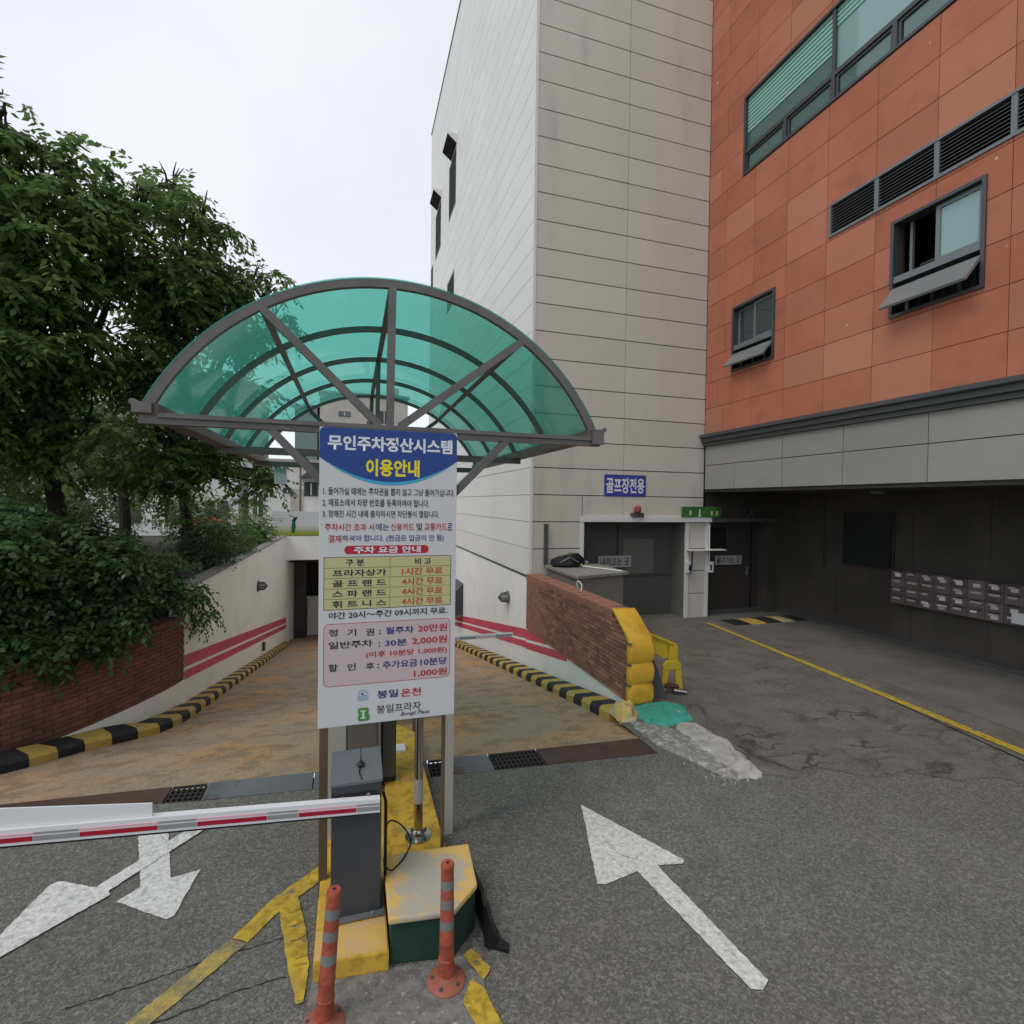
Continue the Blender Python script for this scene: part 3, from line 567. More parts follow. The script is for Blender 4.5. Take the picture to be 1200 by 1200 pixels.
# strip window
for (y1s, zt0, zt1, ztr, low, up) in ((9.49, 10.08, 11.80, 10.58, [9.49, 8.36, 7.28, 6.17, 5.08, 4.0, 2.9, 1.8, .7, -.4, -3.0], [9.49, 7.28, 5.08, 2.9, .7, -3.0]),
                                      (8.02, 12.75, 14.4, 13.2, [8.02, 6.9, 5.8, 4.7, 3.6, -3], [8.02, 5.8, 3.6, -3])):
    f = rect_frame(XO - .02, .2, -3.0, y1s, zt0, zt1, .05)
    MB().box(XO, XO + .12, -2.95, y1s - .05, ztr - .04, ztr + .04).build('transom', 'frame', f)
    for y in low[1:-1]: B('mullion', 'frame', f, XO, XO + .12, y - .035, y + .035, zt0 + .05, ztr - .04)
    for y in up[1:-1]: B('mullion', 'frame', f, XO, XO + .12, y - .03, y + .03, ztr + .04, zt1 - .05)
    for a, c in zip(low[:-1], low[1:]):
        B('pane', 'glass', f, XO + .06, XO + .07, c + .1, a - .1, zt0 + .1, ztr - .09)
        rect_frame(XO + .03, .07, c + .04, a - .04, zt0 + .055, ztr - .045, .045, 'frame', 'sash', f)
    for k, (a, c) in enumerate(zip(up[:-1], up[1:])):
        B('pane', 'glass' if k % 2 == 0 else 'glass_pale', f, XO + .06, XO + .07, c + .03, a - .03, ztr + .04, zt1 - .05)
    for k in range(9 if zt0 < 12 else 3):     # slatted blind pressed behind the glass
        zz = zt1 - .06 - k * .085; B('blind_slat', 'blind', f, XO + .045, XO + .0595, up[1] + .06 if k > 3 else up[2] + 1.2, y1s - .06, zz - .06, zz)
# louvre band
f = rect_frame(XO - .02, .12, -3.0, 7.28, 7.64, 8.24, .045, 'frame_light', 'louvre_band')
for y in (6.40, 5.485, 4.55, 3.6, 2.6, 1.6): B('mullion', 'frame_light', f, XO - .01, XO + .08, y - .035, y + .035, 7.685, 8.195)
for a, c in zip([7.235, 6.365, 5.45, 4.515], [6.435, 5.52, 4.585, 1.0]):
    for k in range(9):
        zz = 7.70 + k * .054
        MB().add([(XO, c, zz), (XO, a, zz), (XO + .05, a, zz + .035), (XO + .05, c, zz + .035), (XO, c, zz - .01), (XO, a, zz - .01), (XO + .05, a, zz + .025), (XO + .05, c, zz + .025)],
                 [(0, 1, 2, 3), (7, 6, 5, 4), (0, 4, 5, 1), (1, 5, 6, 2), (2, 6, 7, 3), (3, 7, 4, 0)]).build('louvre_slat', 'trim', f)
B('backing', 'black', f, XO + .1, XO + .12, -2.9, 7.23, 7.69, 8.19)
# the two casement windows: slider on top, open awning sash below
def hung_window(y0, y1, z0, z1, zr, op, dark):
    f = rect_frame(XO - .03, .22, y0, y1, z0, z1, .05, 'frame', 'window')
    B('rail', 'frame_light', f, XO - .02, XO + .15, y0 + .06, y1 - .06, zr - .05, zr + .05)
    ym = (y0 + y1) / 2
    # camera-near half (small y) glazed, far half open
    s1 = rect_frame(XO + .05, .05, y0 + .06, ym + .03, zr + .05, z1 - .06, .06, 'frame_light', 'sash', f)
    B('pane', 'glass_pale' if not dark else 'glass_dark', f, XO + .07, XO + .08, y0 + .12, ym - .03, zr + .11, z1 - .12)
    if dark:
        rect_frame(XO + .10, .05, ym - .03, y1 - .06, zr + .05, z1 - .06, .06, 'frame_light', 'sash', f)
        B('pane', 'glass_dark', f, XO + .12, XO + .13, ym + .03, y1 - .12, zr + .11, z1 - .12)
    else:
        B('curtain_rail', 'reflect', f, XO + .5, XO + .55, ym, y1 - .1, zr + .3, zr + .33); B('inner_jamb', 'frame_light', f, XO + .15, XO + .2, y1 - .22, y1 - .18, zr + .05, z1 - .06)
    # open sash, hinged at its top
    h = zr - .09 - z0 - .05; top = Vector((XO - .02, 0, zr - .13)); a = R(op); dx, dz = -math.sin(a) * h, -math.cos(a) * h
    sv = []
    for yy in (y0 + .05, y1 - .04):
        sv += [(top.x, yy, top.z), (top.x + dx, yy, top.z + dz), (top.x + dx + .02, yy, top.z + dz - .03), (top.x + .03, yy, top.z - .03)]
    MB().add(sv, [(0, 1, 2, 3), (7, 6, 5, 4), (0, 4, 5, 1), (1, 5, 6, 2), (2, 6, 7, 3), (3, 7, 4, 0)]).build('awning_sash', 'glass_sash', f)
    B('room_back', 'black', f, XO + .9, XO + .92, y0, y1, z0, z1)
    for k in range(6):
        yy = y0 + .16 + k * (y1 - y0 - .3) / 5.5; B('baluster', 'frame_light' if k % 2 else 'glass_dark', f, XO + .08, XO + .1, yy, yy + .05, z0 + .06, z0 + .4)
M['glass_sash'] = mat('sash_glass', (.17, .19, .19), .25, spec=.8)
hung_window(4.83, 6.13, 5.79, 7.33, 6.38, 40, False); hung_window(8.5, 9.73, 5.80, 7.25, 6.32, 40, True); hung_window(1.0, 2.3, 5.79, 7.33, 6.38, 30, True)
# trim and fascia
MB().prism([(XO - .16, 4.47), (XO + .03, 4.47), (XO + .03, 4.2), (XO - .05, 4.2), (XO - .05, 4.27), (XO - .10, 4.29), (XO - .10, 4.37), (XO - .16, 4.40)], 1, -3.5, 10.62).build('cornice', 'trim', ob)
B('fascia_backing', 'joint', ob, XO + .05, XO + .3, -3.5, 10.62, 3.14, 4.2)
up = [10.6, 8.24, 6.9, 5.5, 4.1, 2.7, 1.3, -.1, -3.5]; lo = [10.6, 9.57] + up[1:]
for L_, z0, z1 in ((up, 3.735, 4.195), (lo, 3.15, 3.72)):
    for a, c in zip(L_[:-1], L_[1:]): piece('fascia_panel', 'fascia', ob, XO + .01, XO + .05, c + .012, a, z0, z1)
# open ground floor
B('arcade_wall', 'granite', ob, 10.6, 10.8, -3.5, 11.1, 0, 3.13)
B('ceiling', 'granite', ob, XO + .06, 10.6, -3.5, 11.1, 3.08, 3.14)
B('end_wall', 'granite', ob, 8.41, 10.6, 10.72, 10.95, 2.35, 3.07)
B('side_wall', 'granite', ob, 10.25, 10.6, 10.66, 11.1, 0, 2.34)
B('ground_core', 'granite', ob, 10.81, 20, -3.5, 11.2, 0, 3.19)
B('south_wall', 'granite', ob, XO + .4, 10.6, -3.5, -3.3, 0, 3.07)
d = B('lift_door', 'rdoor', ob, 8.42, 10.24, 10.95, 11.0, 0, 2.34)
B('door_threshold', 'trim', d, 8.42, 10.24, 10.8, 10.94, 0, .1); B('door_edge', 'black', d, 9.98, 10.02, 10.93, 10.949, .1, 2.34)
B('door_window', 'black', d, 8.6, 9.2, 10.94, 10.949, 1.6, 2.2)
flat_sign('door_sign', 'small grey sign on the dark brown door under the orange building', 8.86, 9.68, 10.93, 1.24, 1.47, 'grey_label', '올라가는 곳', 's_dark')
B('skirting', 'trim', ob, 10.55, 10.599, -3.2, 10.6, 0, .1)
f = rect_frame(10.56, .035, 7.65, 8.8, 1.46, 2.66, .03, 'rdoor', 'window'); B('pane', 'dim_glass', f, 10.56, 10.57, 7.7, 8.75, 1.51, 2.61)
t = thing('ceiling_lamp', 'small round lamp on the dark ceiling of the open ground floor', 'lamp', (9.6, 7.3, 3.06)); MB().lathe((9.6, 7.3, 3.02), [(.09, 0), (.12, .02), (.12, .05)], 12).build('fitting', 'reflect', t)
t = thing('door_lamp', 'dark lamp above the dark brown door', 'lamp', (9.7, 10.65, 2.6)); B('bracket', 'trim', t, 9.62, 9.78, 10.6, 10.715, 2.48, 2.54); MB().lathe((9.7, 10.63, 2.54), [(.05, 0), (.07, .02), (.07, .12), (.02, .16)], 10).build('dome', 'rdoor', t)
for y in (9.75, 8.95, 7.3, 6.0, 4.6, 3.2): B('stone_joint', 'rdoor', ob, 10.596, 10.5985, y, y + .012, .1, 3.07)
for z_ in (1.05, 2.05): B('stone_joint', 'rdoor', ob, 10.595, 10.5975, -3.2, 10.6, z_, z_ + .01)
MB().tube([(10.56, 9.3, 3.05), (10.56, 9.3, 2.1), (10.56, 9.3, 1.5)], .018, 6).build('conduit', 'granite', ob); B('junction_box', 'granite', ob, 10.5, 10.59, 9.22, 9.38, 1.36, 1.52)
B('handle', 'reflect', d, 9.86, 9.89, 10.915, 10.949, .95, 1.15)
# mailboxes
mb = thing('mailbox_bank', 'bank of small steel mailboxes on the dark wall stuffed with paper', 'mailboxes', (10.5, 5.2, .83))
for i in range(10):
    for j in range(4):
        y1 = 7.6 - i * .27; z0 = .84 + j * .168
        q = piece('mailbox', 'mail', mb, 10.45, 10.598, y1 - .262, y1, z0, z0 + .162)
        if random.random() < .95:
            w_ = random.uniform(.1, .17); piece('name_label', 'paper', mb, 10.442, 10.449, y1 - .05 - w_, y1 - .05, z0 + .09, z0 + .09 + random.uniform(.03, .045))
        if random.random() < .38: piece('letter', 'paper', mb, 10.42, 10.4485, y1 - .2, y1 - .1, z0 + .04, z0 + .10)
        if random.random() < .5: piece('slot', 'black', mb, 10.444, 10.449, y1 - .22, y1 - .04, z0 + .135, z0 + .15)
piece('letter', 'white', mb, 10.40, 10.4415, 5.27, 5.58, .88, 1.06)

# ------------------------------------------------------------------ floor things by the lift
sb = thing('speed_bump', 'black and yellow rubber speed bump in front of the right lift door', 'speed bump', (9.4, 9.9, 0))
for k, (x0, m) in enumerate(((8.42, 'kblack'), (8.86, 'kyellow'), (9.32, 'kblack'), (9.76, 'yellow_worn'), (10.1, 'kblack'))):
    MB().prism([(9.62, .009), (9.68, .022), (9.95, .035), (10.15, .022), (10.22, .009)], 0, x0, x0 + (.435 if k < 4 else .45)).build('rubber_segment', m, sb)
yl = MB(); 
yl.quad((7.90, 10.05, .013), (8.01, 10.0, .013), (6.83, -1.0, .013), (6.65, -1.0, .013)); struct(yl.build('yellow_road_line', 'line'))
# utility box behind the brick wall
ub = thing('utility_box', 'waist high grey beige utility box behind the brick wall', 'utility box', (4.6, 9.8, 0))
MB().prism([(4.12, 8.86), (5.28, 9.25), (5.30, 10.55), (4.14, 10.55)], 2, 0, 1.33).build('body', 'box', ub)
MB().prism([(4.05, 8.78), (5.36, 9.18), (5.38, 10.57), (4.08, 10.57)], 2, 1.331, 1.39).build('lid', 'boxtop', ub, bevel=.008)
# tap loop on top of brick wall
t = thing('wire_loop', 'thin white metal loop on the top of the brick wall', 'bracket', (3.95, 8.7, 1.2))
MB().tube([(3.9, 8.3, 1.2), (3.92, 8.32, 1.3), (3.95, 8.5, 1.34), (3.98, 8.66, 1.32), (4.0, 8.68, 1.2)], .012, 6).build('loop', 'pale_trim', t, True)
bg = thing('black_bag', 'black padded bag lying on the grey utility box', 'bag', (4.45, 10.2, 1.39))
m_ = MB()
for i in range(9):
    pass
prof = [(.0, 0), (.3, .0), (.36, .06), (.34, .16), (.22, .25), (0, .27)]
m_.lathe((0, 0, 0), prof, 20)
m_.v = [(4.47 + x * 1.12 * (1 + .06 * math.sin(7 * y)), 10.2 + y * .62, 1.392 + z * (1 + .15 * math.sin(9 * x))) for x, y, z in m_.v]
m_.build('bag_body', 'bagblack', bg, True); MB().tube([(4.2, 10.0, 1.5), (4.4, 9.95, 1.62), (4.62, 9.98, 1.5)], .012, 6).build('strap', 'reflect', bg)
br = thing('broom', 'white handled broom with lime green bristles lying on the utility box', 'broom', (4.8, 9.8, 1.39))
MB().tube([(4.68, 10.1, 1.42), (5.2, 9.15, 1.41)], .014, 8).build('handle', 'white', br)
MB().lathe((4.72, 10.02, 1.44), [(.03, 0), (.05, .05), (.09, .2), (.08, .28), (.0, .3)], 10, axis=(-.45, .6, .05)).build('bristles', 'lime', br)
t = thing('steel_post', 'thin dark steel post against the beige cladding beside the black bag', 'post', (4.05, 10.5, 1.39))
B('post', 'trim', t, 4.06, 4.14, 10.56, 10.62, 1.391, 2.28); B('cap', 'joint', t, 4.05, 4.15, 10.55, 10.625, 2.281, 2.30)

# ------------------------------------------------------------------ brick wall on the right of the ramp
def shared_brick():
    me = bpy.data.meshes.new('brick'); b_ = MB().box(-.5, .5, -.5, .5, -.5, .5); me.from_pydata(b_.v, [], b_.f); return me
BR = {'brick': shared_brick(), 'brick_left': shared_brick()}
for k_, me in BR.items(): me.materials.append(M[k_])
def bricks(lst, parent, m, limit=300):
    """lst: centre, size, rotation about z; the nearest ones single, the rest joined"""
    lst.sort(key=lambda q: (q[0] - Vector((0, 0, 2.75))).length)
    off = wloc(parent)
    for c, s, a in lst[:limit]:
        o = bpy.data.objects.new('brick', BR[m]); COL.objects.link(o); o.parent = parent; o.location = c - off; o.scale = s; o.rotation_euler.z = a
    if len(lst) > limit:
        n = MB()
        for c, s, a in lst[limit:]:
            rm = Matrix.Rotation(a, 3, 'Z'); k = MB().box(-.5, .5, -.5, .5, -.5, .5)
            n.add([c + rm @ Vector((v[0] * s[0], v[1] * s[1], v[2] * s[2])) for v in k.v], k.f)
        o = n.build('far_bricks', m, parent); o['kind'] = 'stuff'
bw = thing('brick_wall', 'low red brick wall ending in a yellow guard beside the ramp', 'wall', (3.8, 8.4, 0))
def wtop(y): return 1.2 if y > 6.62 else 1.2 - (6.62 - y) * .6
MB().prism([(6.2, 0), (10.6, 0), (10.6, 1.08), (6.72, 1.08), (6.2, .82)], 0, 3.672, 3.99).build('core', 'mortar', bw)
L_ = []
nc = 17
for c in range(nc):
    z = .004 + c * .0645; y = 10.6 - (.1 if c % 2 else 0)
    if c % 2: L_.append((Vector((3.668, 10.55, z + .029)), (.016, .09, .056), 0))
    while y > 6.32:
        y1 = y - .2
        if z + .06 < wtop(y1) - .06: L_.append((Vector((3.668 + random.uniform(-.002, .002), (y + y1) / 2, z + .029)), (.016, .192, .056), 0))
        y = y1
bricks(L_, bw, 'brick', 290)
n = MB()
for c in range(60):
    y = 10.57 - c * .066
    if y > 6.7: n.box(3.652, 4.0, y - .026, y + .024, 1.081 + random.uniform(0, .006), 1.195 + random.uniform(0, .008))
o = n.build('top_course', 'brick', bw); o['kind'] = 'stuff'
n = MB()
for c in range(16):
    z = .004 + c * .0645; y = 10.5 - (.1 if c % 2 else 0)
    while y > 6.45: n.box(3.986, 3.999, y - .192, y, z, z + .056); y -= .2
o = n.build('rear_bricks', 'brick', bw); o['kind'] = 'stuff'
# yellow foam guard on the wall end
gd = thing('foam_guard', 'yellow ribbed foam guard strapped to the end of the brick wall', 'guard', (3.82, 6.15, 0))
vs = []; fs = []; zz = [i * .86 / 30 for i in range(31)]
prof2 = []
for z_ in zz:
    u = abs(math.sin(math.pi * (z_ + .0) / .287)) ** .6
    prof2.append((z_, .176 + .024 * u, 6.135 - .035 * u))
prof2 += [(.92, .185, 6.16), (1.2, .18, 6.56), (1.23, .178, 6.62)]
for z_, hw, yf in prof2:
    back = yf + .10
    vs += [(3.81 - hw, back, z_), (3.81 - hw, yf + .03, z_), (3.81 - hw + .035, yf, z_), (3.81 + hw - .035, yf, z_), (3.81 + hw, yf + .03, z_), (3.81 + hw, back, z_ - .02 if z_ > .9 else z_)]
for i in range(len(prof2) - 1):
    for j in range(6): q = (j + 1) % 6; fs.append((i * 6 + j, i * 6 + q, i * 6 + 6 + q, i * 6 + 6 + j))
fs += [tuple(range(6))[::-1], tuple(range(len(vs) - 6, len(vs)))]
MB().add(vs, fs).build('foam', 'cushion', gd, True)
for z_ in (.287, .574, .86): B('seam', 'trim', gd, 3.600, 3.645, 6.115, 6.245, z_ - .016, z_ - .004)
t = thing('dark_board', 'dark sheet leaning against the end of the brick wall behind the guard', 'board', (4.05, 6.3, 0))
MB().add([(4.02, 6.35, 0), (4.28, 6.2, 0), (4.06, 6.45, .86), (4.02, 6.5, .9), (4.04, 6.38, 0), (4.30, 6.23, 0), (4.08, 6.48, .86), (4.04, 6.53, .9)], [(0, 1, 2, 3), (7, 6, 5, 4), (0, 4, 5, 1), (1, 5, 6, 2), (2, 6, 7, 3), (3, 7, 4, 0)]).build('sheet', 'cabinet', t)
# yellow steel arm
ya = thing('parking_barrier', 'yellow steel barrier arm with a forked foot beside the foam guard', 'barrier', (4.5, 6.7, 0))
AY = 6.45
def ap(x, y):
    X_ = 3.97 + (x - 757) * .0141; Z_ = .963 - (y - 740) * .01245 - (x - 757) * .0006
    return X_ * 1.0238, 2.75 - (2.75 - Z_) * 1.0238
MB().prism([ap(*p) for p in ((758, 742), (790, 757), (791, 762), (781, 771), (777, 771), (768, 765), (763, 764))], 1, AY - .01, AY + .02).build('arm_plate', 'yellow_steel', ya)
MB().prism([ap(*p) for p in ((756, 739), (791, 754), (791, 757), (756, 742))], 1, AY - .05, AY + .05).build('arm_top', 'yellow_steel', ya)
MB().prism([ap(*p) for p in ((783, 756), (792, 757), (792, 775), (782, 775))], 1, AY - .06, AY - .015).build('upright', 'yellow_steel', ya, bevel=.008)
MB().prism([ap(*p) for p in ((775, 777), (780, 773), (792, 773), (796, 777), (796, 784), (775, 784))], 1, AY - .065, AY - .03).build('fork_bridge', 'yellow_steel', ya, bevel=.012)
MB().prism([ap(*p) for p in ((775, 784.2), (782, 784.2), (778, 808), (770, 813))], 1, AY - .065, AY - .03).build('fork_leg', 'yellow_steel', ya, bevel=.008)
MB().prism([ap(*p) for p in ((789, 784.2), (796, 784.2), (799, 814), (791, 808))], 1, AY - .065, AY - .03).build('fork_leg', 'yellow_steel', ya, bevel=.008)
x1_, z1_ = ap(776, 804); x2_, z2_ = ap(796, 815)
MB().tube([(x1_, AY - .05, .13), (x2_ - .05, AY - .05, .09)], .04, 10).build('roller', 'rust', ya, True)
MB().tube([(x2_ - .17, AY - .12, .075), (x2_ + .02, AY - .16, .04)], .03, 10).build('roller_pipe', 'steel', ya, True)
xb_, zb_ = ap(764, 764); B('arm_post', 'yellow_steel', ya, xb_ - .05, xb_ + .02, AY + .03, AY + .12, 0, zb_ + .1)

# ------------------------------------------------------------------ kerbs (black and yellow blocks)
def kerb(label, inner, n_name, step=.29, height=.14, width=.3, side=1, group=None):
    k_ = thing('painted_kerb', label, 'kerb', (inner[0][0], inner[0][1], 0), group)
    pts = [Vector(p) for p in inner]; seg = [(b_ - a_).length for a_, b_ in zip(pts[:-1], pts[1:])]; tot = sum(seg)
    def at(s):
        for a_, b_, l in zip(pts[:-1], pts[1:], seg):
            if s <= l: return a_.lerp(b_, s / l), (b_ - a_).normalized()
            s -= l
        return pts[-1], (pts[-1] - pts[-2]).normalized()
    s = 0; i = 0
    while s + step <= tot:
        p, d0 = at(s); q, d1 = at(s + step - .004)
        n0 = Vector((-d0.y, d0.x)) * side; n1 = Vector((-d1.y, d1.x)) * side
        vs = []
        for e, nn in ((p, n0), (q, n1)):
            zb = min(0, rz(e.y)) if e.y > 5.6 else 0
            for w_, h_ in ((0, -.06), (0, height * .65), (.035, height), (width, height), (width, -.06)):
                vs.append((e.x + nn.x * w_, e.y + nn.y * w_, zb + h_))
        MB().add(vs, [(0, 1, 2, 3, 4), (9, 8, 7, 6, 5)] + [(j, j + 5, (j + 1) % 5 + 5, (j + 1) % 5) for j in range(5)]).build('kerb_block', 'kyellow' if i % 2 == 0 else 'kblack', k_)
        s += step; i += 1
kerb('black and yellow kerb along the right wall of the ramp', [Vector((3.27, 6.05)), Vector((3.30, 9)), Vector((3.36, 14)), Vector((3.38, 23))], 'r', side=-1, width=.34)
Lp = [(-4.9, 6.15), (-4.3, 6.38), (-3.95, 6.60), (-3.75, 6.76), (-3.6, 6.91), (-3.42, 7.10), (-3.28, 7.33), (-3.12, 7.56), (-2.94, 7.74), (-2.71, 7.93), (-2.53, 8.13), (-2.44, 8.46), (-2.38, 9.0), (-2.37, 10.5), (-2.38, 23)]
kerb('black and yellow kerb along the left wall of the ramp', [Vector(p) for p in Lp], 'l', side=1, width=.33)

# ------------------------------------------------------------------ curved brick planter, soil
bp = thing('brick_planter', 'curved brown brick planter wall under the hedge on the left', 'wall', (-3.4, 8.2, -.3))
path = [Vector(p) for p in [(-2.66, 9.70), (-2.80, 9.2), (-2.97, 8.75), (-3.13, 8.40), (-3.30, 8.05), (-3.48, 7.75), (-3.68, 7.48), (-3.9, 7.25), (-4.2, 7.02), (-4.6, 6.8), (-5.1, 6.6), (-6.5, 6.3), (-12, 5.9)]]
seg = [(b_ - a_).length for a_, b_ in zip(path[:-1], path[1:])]
def pat(s):
    for a_, b_, l in zip(path[:-1], path[1:], seg):
        if s <= l: return a_.lerp(b_, s / l), (b_ - a_).normalized()
        s -= l
    return path[-1], (path[-1] - path[-2]).normalized()
core = MB()
for a_, b_ in zip(path[:-1], path[1:]):
    d_ = (b_ - a_).normalized(); nn = Vector((d_.y, -d_.x)) * -1
    core.prism([tuple(a_ + nn * -.0), tuple(b_ + nn * -.0), tuple(b_ - nn * .25), tuple(a_ - nn * .25)], 2, -.85, .66)
core.build('core', 'mortar_left', bp)
base = MB()   # pale rendered foot below the bricks
L_ = []
for c in range(15):
    s = .1 if c % 2 == 0 else 0.
    while s + .2 < 4.6:
        p, d_ = pat(s + .1); nn = Vector((-d_.y, d_.x)); a = math.atan2(d_.y, d_.x)
        z = -.26 + c * .0645; L_.append((Vector((p.x + nn.x * .004, p.y + nn.y * .004, z + .029)), (.192, .02, .056), a)); s += .2
bricks(L_, bp, 'brick_left', 296)
n = MB(); s = 0
for k in range(70):
    p, d_ = pat(.033 + k * .066); nn = Vector((-d_.y, d_.x)); 
    c0 = Vector((p.x, p.y)) + nn * .015; c1 = Vector((p.x, p.y)) - nn * .24; h = d_ * .029
    n.prism([tuple(c0 - h), tuple(c0 + h), tuple(c1 + h), tuple(c1 - h)], 2, .715, .80)
o = n.build('top_course', 'brick_left', bp); o['kind'] = 'stuff'
fp = path[:11]; fn = []
for i in range(len(fp)):
    d_ = (fp[min(i + 1, len(fp) - 1)] - fp[max(i - 1, 0)]).normalized(); fn.append(Vector((-d_.y, d_.x)))
for i, p in enumerate(fp):
    w_ = .02 + .10 * min(1, i / 3)
    base.v += [(p.x - fn[i].x * .1, p.y - fn[i].y * .1, -.262), (p.x + fn[i].x * .018, p.y + fn[i].y * .018, -.262), (p.x + fn[i].x * (.018 + w_ * .5), p.y + fn[i].y * (.018 + w_ * .5), (-.262 + rz(p.y)) / 2 - .06), (p.x + fn[i].x * (.018 + w_), p.y + fn[i].y * (.018 + w_), rz(p.y) - .1)]
for i in range(len(fp) - 1):
    for j_ in range(3): base.f.append((i * 4 + j_, i * 4 + j_ + 1, i * 4 + 5 + j_, i * 4 + 4 + j_))
base.build('rendered_foot', 'white_wall2', bp, True)
so_ = MB().add([(p.x - .1, p.y + .1, .62) for p in path] + [(-60, 6, .62), (-60, 60, .62), (-2.9, 60, .62)], [tuple(range(len(path) + 3))[::-1]])
so_.prism([(-60, 9.9), (-2.88, 9.9), (-2.88, YP + .3), (-60, YP + .3)], 2, .3, 1.18)
struct(so_.build('planter_soil', 'soil'))

# ------------------------------------------------------------------ green canopy
CX, CZ, RR = .34, 2.57, 1.93; YC = [4.2, 5.34, 6.48, 7.62, 8.76]
AA = [R(156), R(121.7), R(91.5), R(56.5), R(24)]
cp = thing('ramp_canopy', 'green arched polycarbonate canopy on a grey steel frame over the ramp island', 'canopy', (.3, 6.4, 0))
def arc(a, r_): return (CX + r_ * math.cos(a), CZ + r_ * math.sin(a))
def rib(y, w, h, m='canopy_frame'):
    n = MB(); k = 40
    for i in range(k + 1):
        a = AA[0] + (AA[-1] - AA[0]) * i / k
        for rr, yy in ((RR - h, y - w / 2), (RR, y - w / 2), (RR, y + w / 2), (RR - h, y + w / 2)):
            x, z = arc(a, rr); n.v.append((x, yy, z))
    for i in range(k):
        for j in range(4): q = (j + 1) % 4; n.f.append((i * 4 + j, i * 4 + q, i * 4 + 4 + q, i * 4 + 4 + j))
    n.f += [(0, 1, 2, 3), (k * 4 + 3, k * 4 + 2, k * 4 + 1, k * 4)]
    return n.build('arch_rib', m, cp, True)
rib(YC[0], .045, .062)
for y in YC[1:]: rib(y, .045, .05)
for a in AA[1:4]:
    x, z = arc(a, RR - .035); MB().bar((x, YC[0] + .03, z), (x, YC[-1], z), .05, .04, up=(math.cos(a), 0, math.sin(a))).build('purlin', 'canopy_frame', cp)
for b0, b1 in zip(YC[:-1], YC[1:]):
    for a0, a1 in zip(AA[:-1], AA[1:]):
        n = MB(); k = 10; e = .004; sag = random.uniform(-.006, .006)
        for i in range(k + 1):
            a = a0 + (a1 - a0) * i / k
            for yy in (b0 + (-.03 if b0 == YC[0] else .004), b1 - .0):
                x, z = arc(a, RR + e + .003); n.v.append((x, yy, z))
        n.f += [(i * 2, i * 2 + 1, i * 2 + 3, i * 2 + 2) for i in range(k)]
        o = n.build('roof_panel', 'sheet', cp, True)
ZS = 3.31
def beam(y, z=ZS, w=.07, h=.08, x0=-1.42, x1=2.12): MB().box(x0, x1, y - w / 2, y + w / 2, z - h / 2, z + h / 2).build('tie_beam', 'canopy_frame', cp)
beam(YC[0]); beam(YC[2]); beam(YC[4])
MB().bar((-1.3, YC[0] - .045, ZS + .015), (2.1, YC[0] - .045, ZS + .015), .02, .02).build('beam_edge', 'canopy_frame', cp)
for y in (YC[0], YC[4]):
    for a, xb in ((AA[1], .20), (AA[2], .28), (AA[3], .36)):
        x, z = arc(a, RR - .06); MB().bar((xb, y, ZS + .04), (x, y, z), .06, .055, up=(0, 1, 0)).build('strut', 'canopy_frame', cp)
x, z = arc(AA[2], RR - .06); MB().bar((.28, YC[2], ZS + .04), (x, YC[2], z), .05, .05, up=(0, 1, 0)).build('strut', 'canopy_frame', cp)
for sx, xa, xb in ((-1, -1.45, -1.30), (1, 2.00, 2.15)):
    MB().add([(xa, y, z_) for y in (YC[0] - .04, YC[-1] + .05) for z_ in (ZS + .02, ZS + .10)] + [(xb, y, z_) for y in (YC[0] - .04, YC[-1] + .05) for z_ in (ZS + .02, ZS + .10)],
             [(0, 2, 6, 4), (0, 1, 3, 2), (4, 6, 7, 5), (0, 4, 5, 1), (2, 3, 7, 6)]).build('gutter', 'gutter', cp)
    xo = xa if sx < 0 else xb
    MB().tube([(xo, YC[0] - .06, ZS + .105), (xo, YC[-1], ZS + .105)], .022, 6).build('gutter_lip', 'canopy_frame', cp)
MB().box(-1.45, -1.33, YC[0] - .07, YC[0] - .042, ZS + .03, ZS + .105).build('gutter_end', 'canopy_frame', cp)
MB().box(2.03, 2.14, YC[0] - .07, YC[0] - .042, ZS - .03, ZS + .10).build('gutter_end', 'canopy_frame', cp)
for y in (YC[0], YC[2], YC[4]):
    B('post', 'cream' if y == YC[0] else 'canopy_frame', cp, -.175, -.035 if y == YC[0] else -.1, y - .04, y + .05, .12 if y < 6 else rz(y), ZS - .04)
    B('post', 'cream' if y == YC[0] else 'canopy_frame', cp, .745, .815, y - .05, y + .03, 0 if y < 6 else rz(y), ZS - .04)
    MB().bar((-.59, y, ZS - .03), (-.12, y, 2.78), .06, .06, up=(0, 1, 0)).build('brace', 'canopy_frame', cp)
    MB().bar((1.25, y, ZS - .03), (.78, y, 2.80), .06, .06, up=(0, 1, 0)).build('brace', 'canopy_frame', cp)
for x in (-1.0, 1.7): B('cross_rail', 'canopy_frame', cp, x - .02, x + .02, YC[0] + .04, YC[-1], ZS - .03, ZS + .01) if False else None
t = thing('hanging_lamp', 'small greenish lamp hanging under the rear left of the canopy', 'lamp', (-.95, 8.6, 3.0)); B('lamp_box', 'glass_pale', t, -1.15, -.98, 8.6, 8.72, 3.0, 3.24)

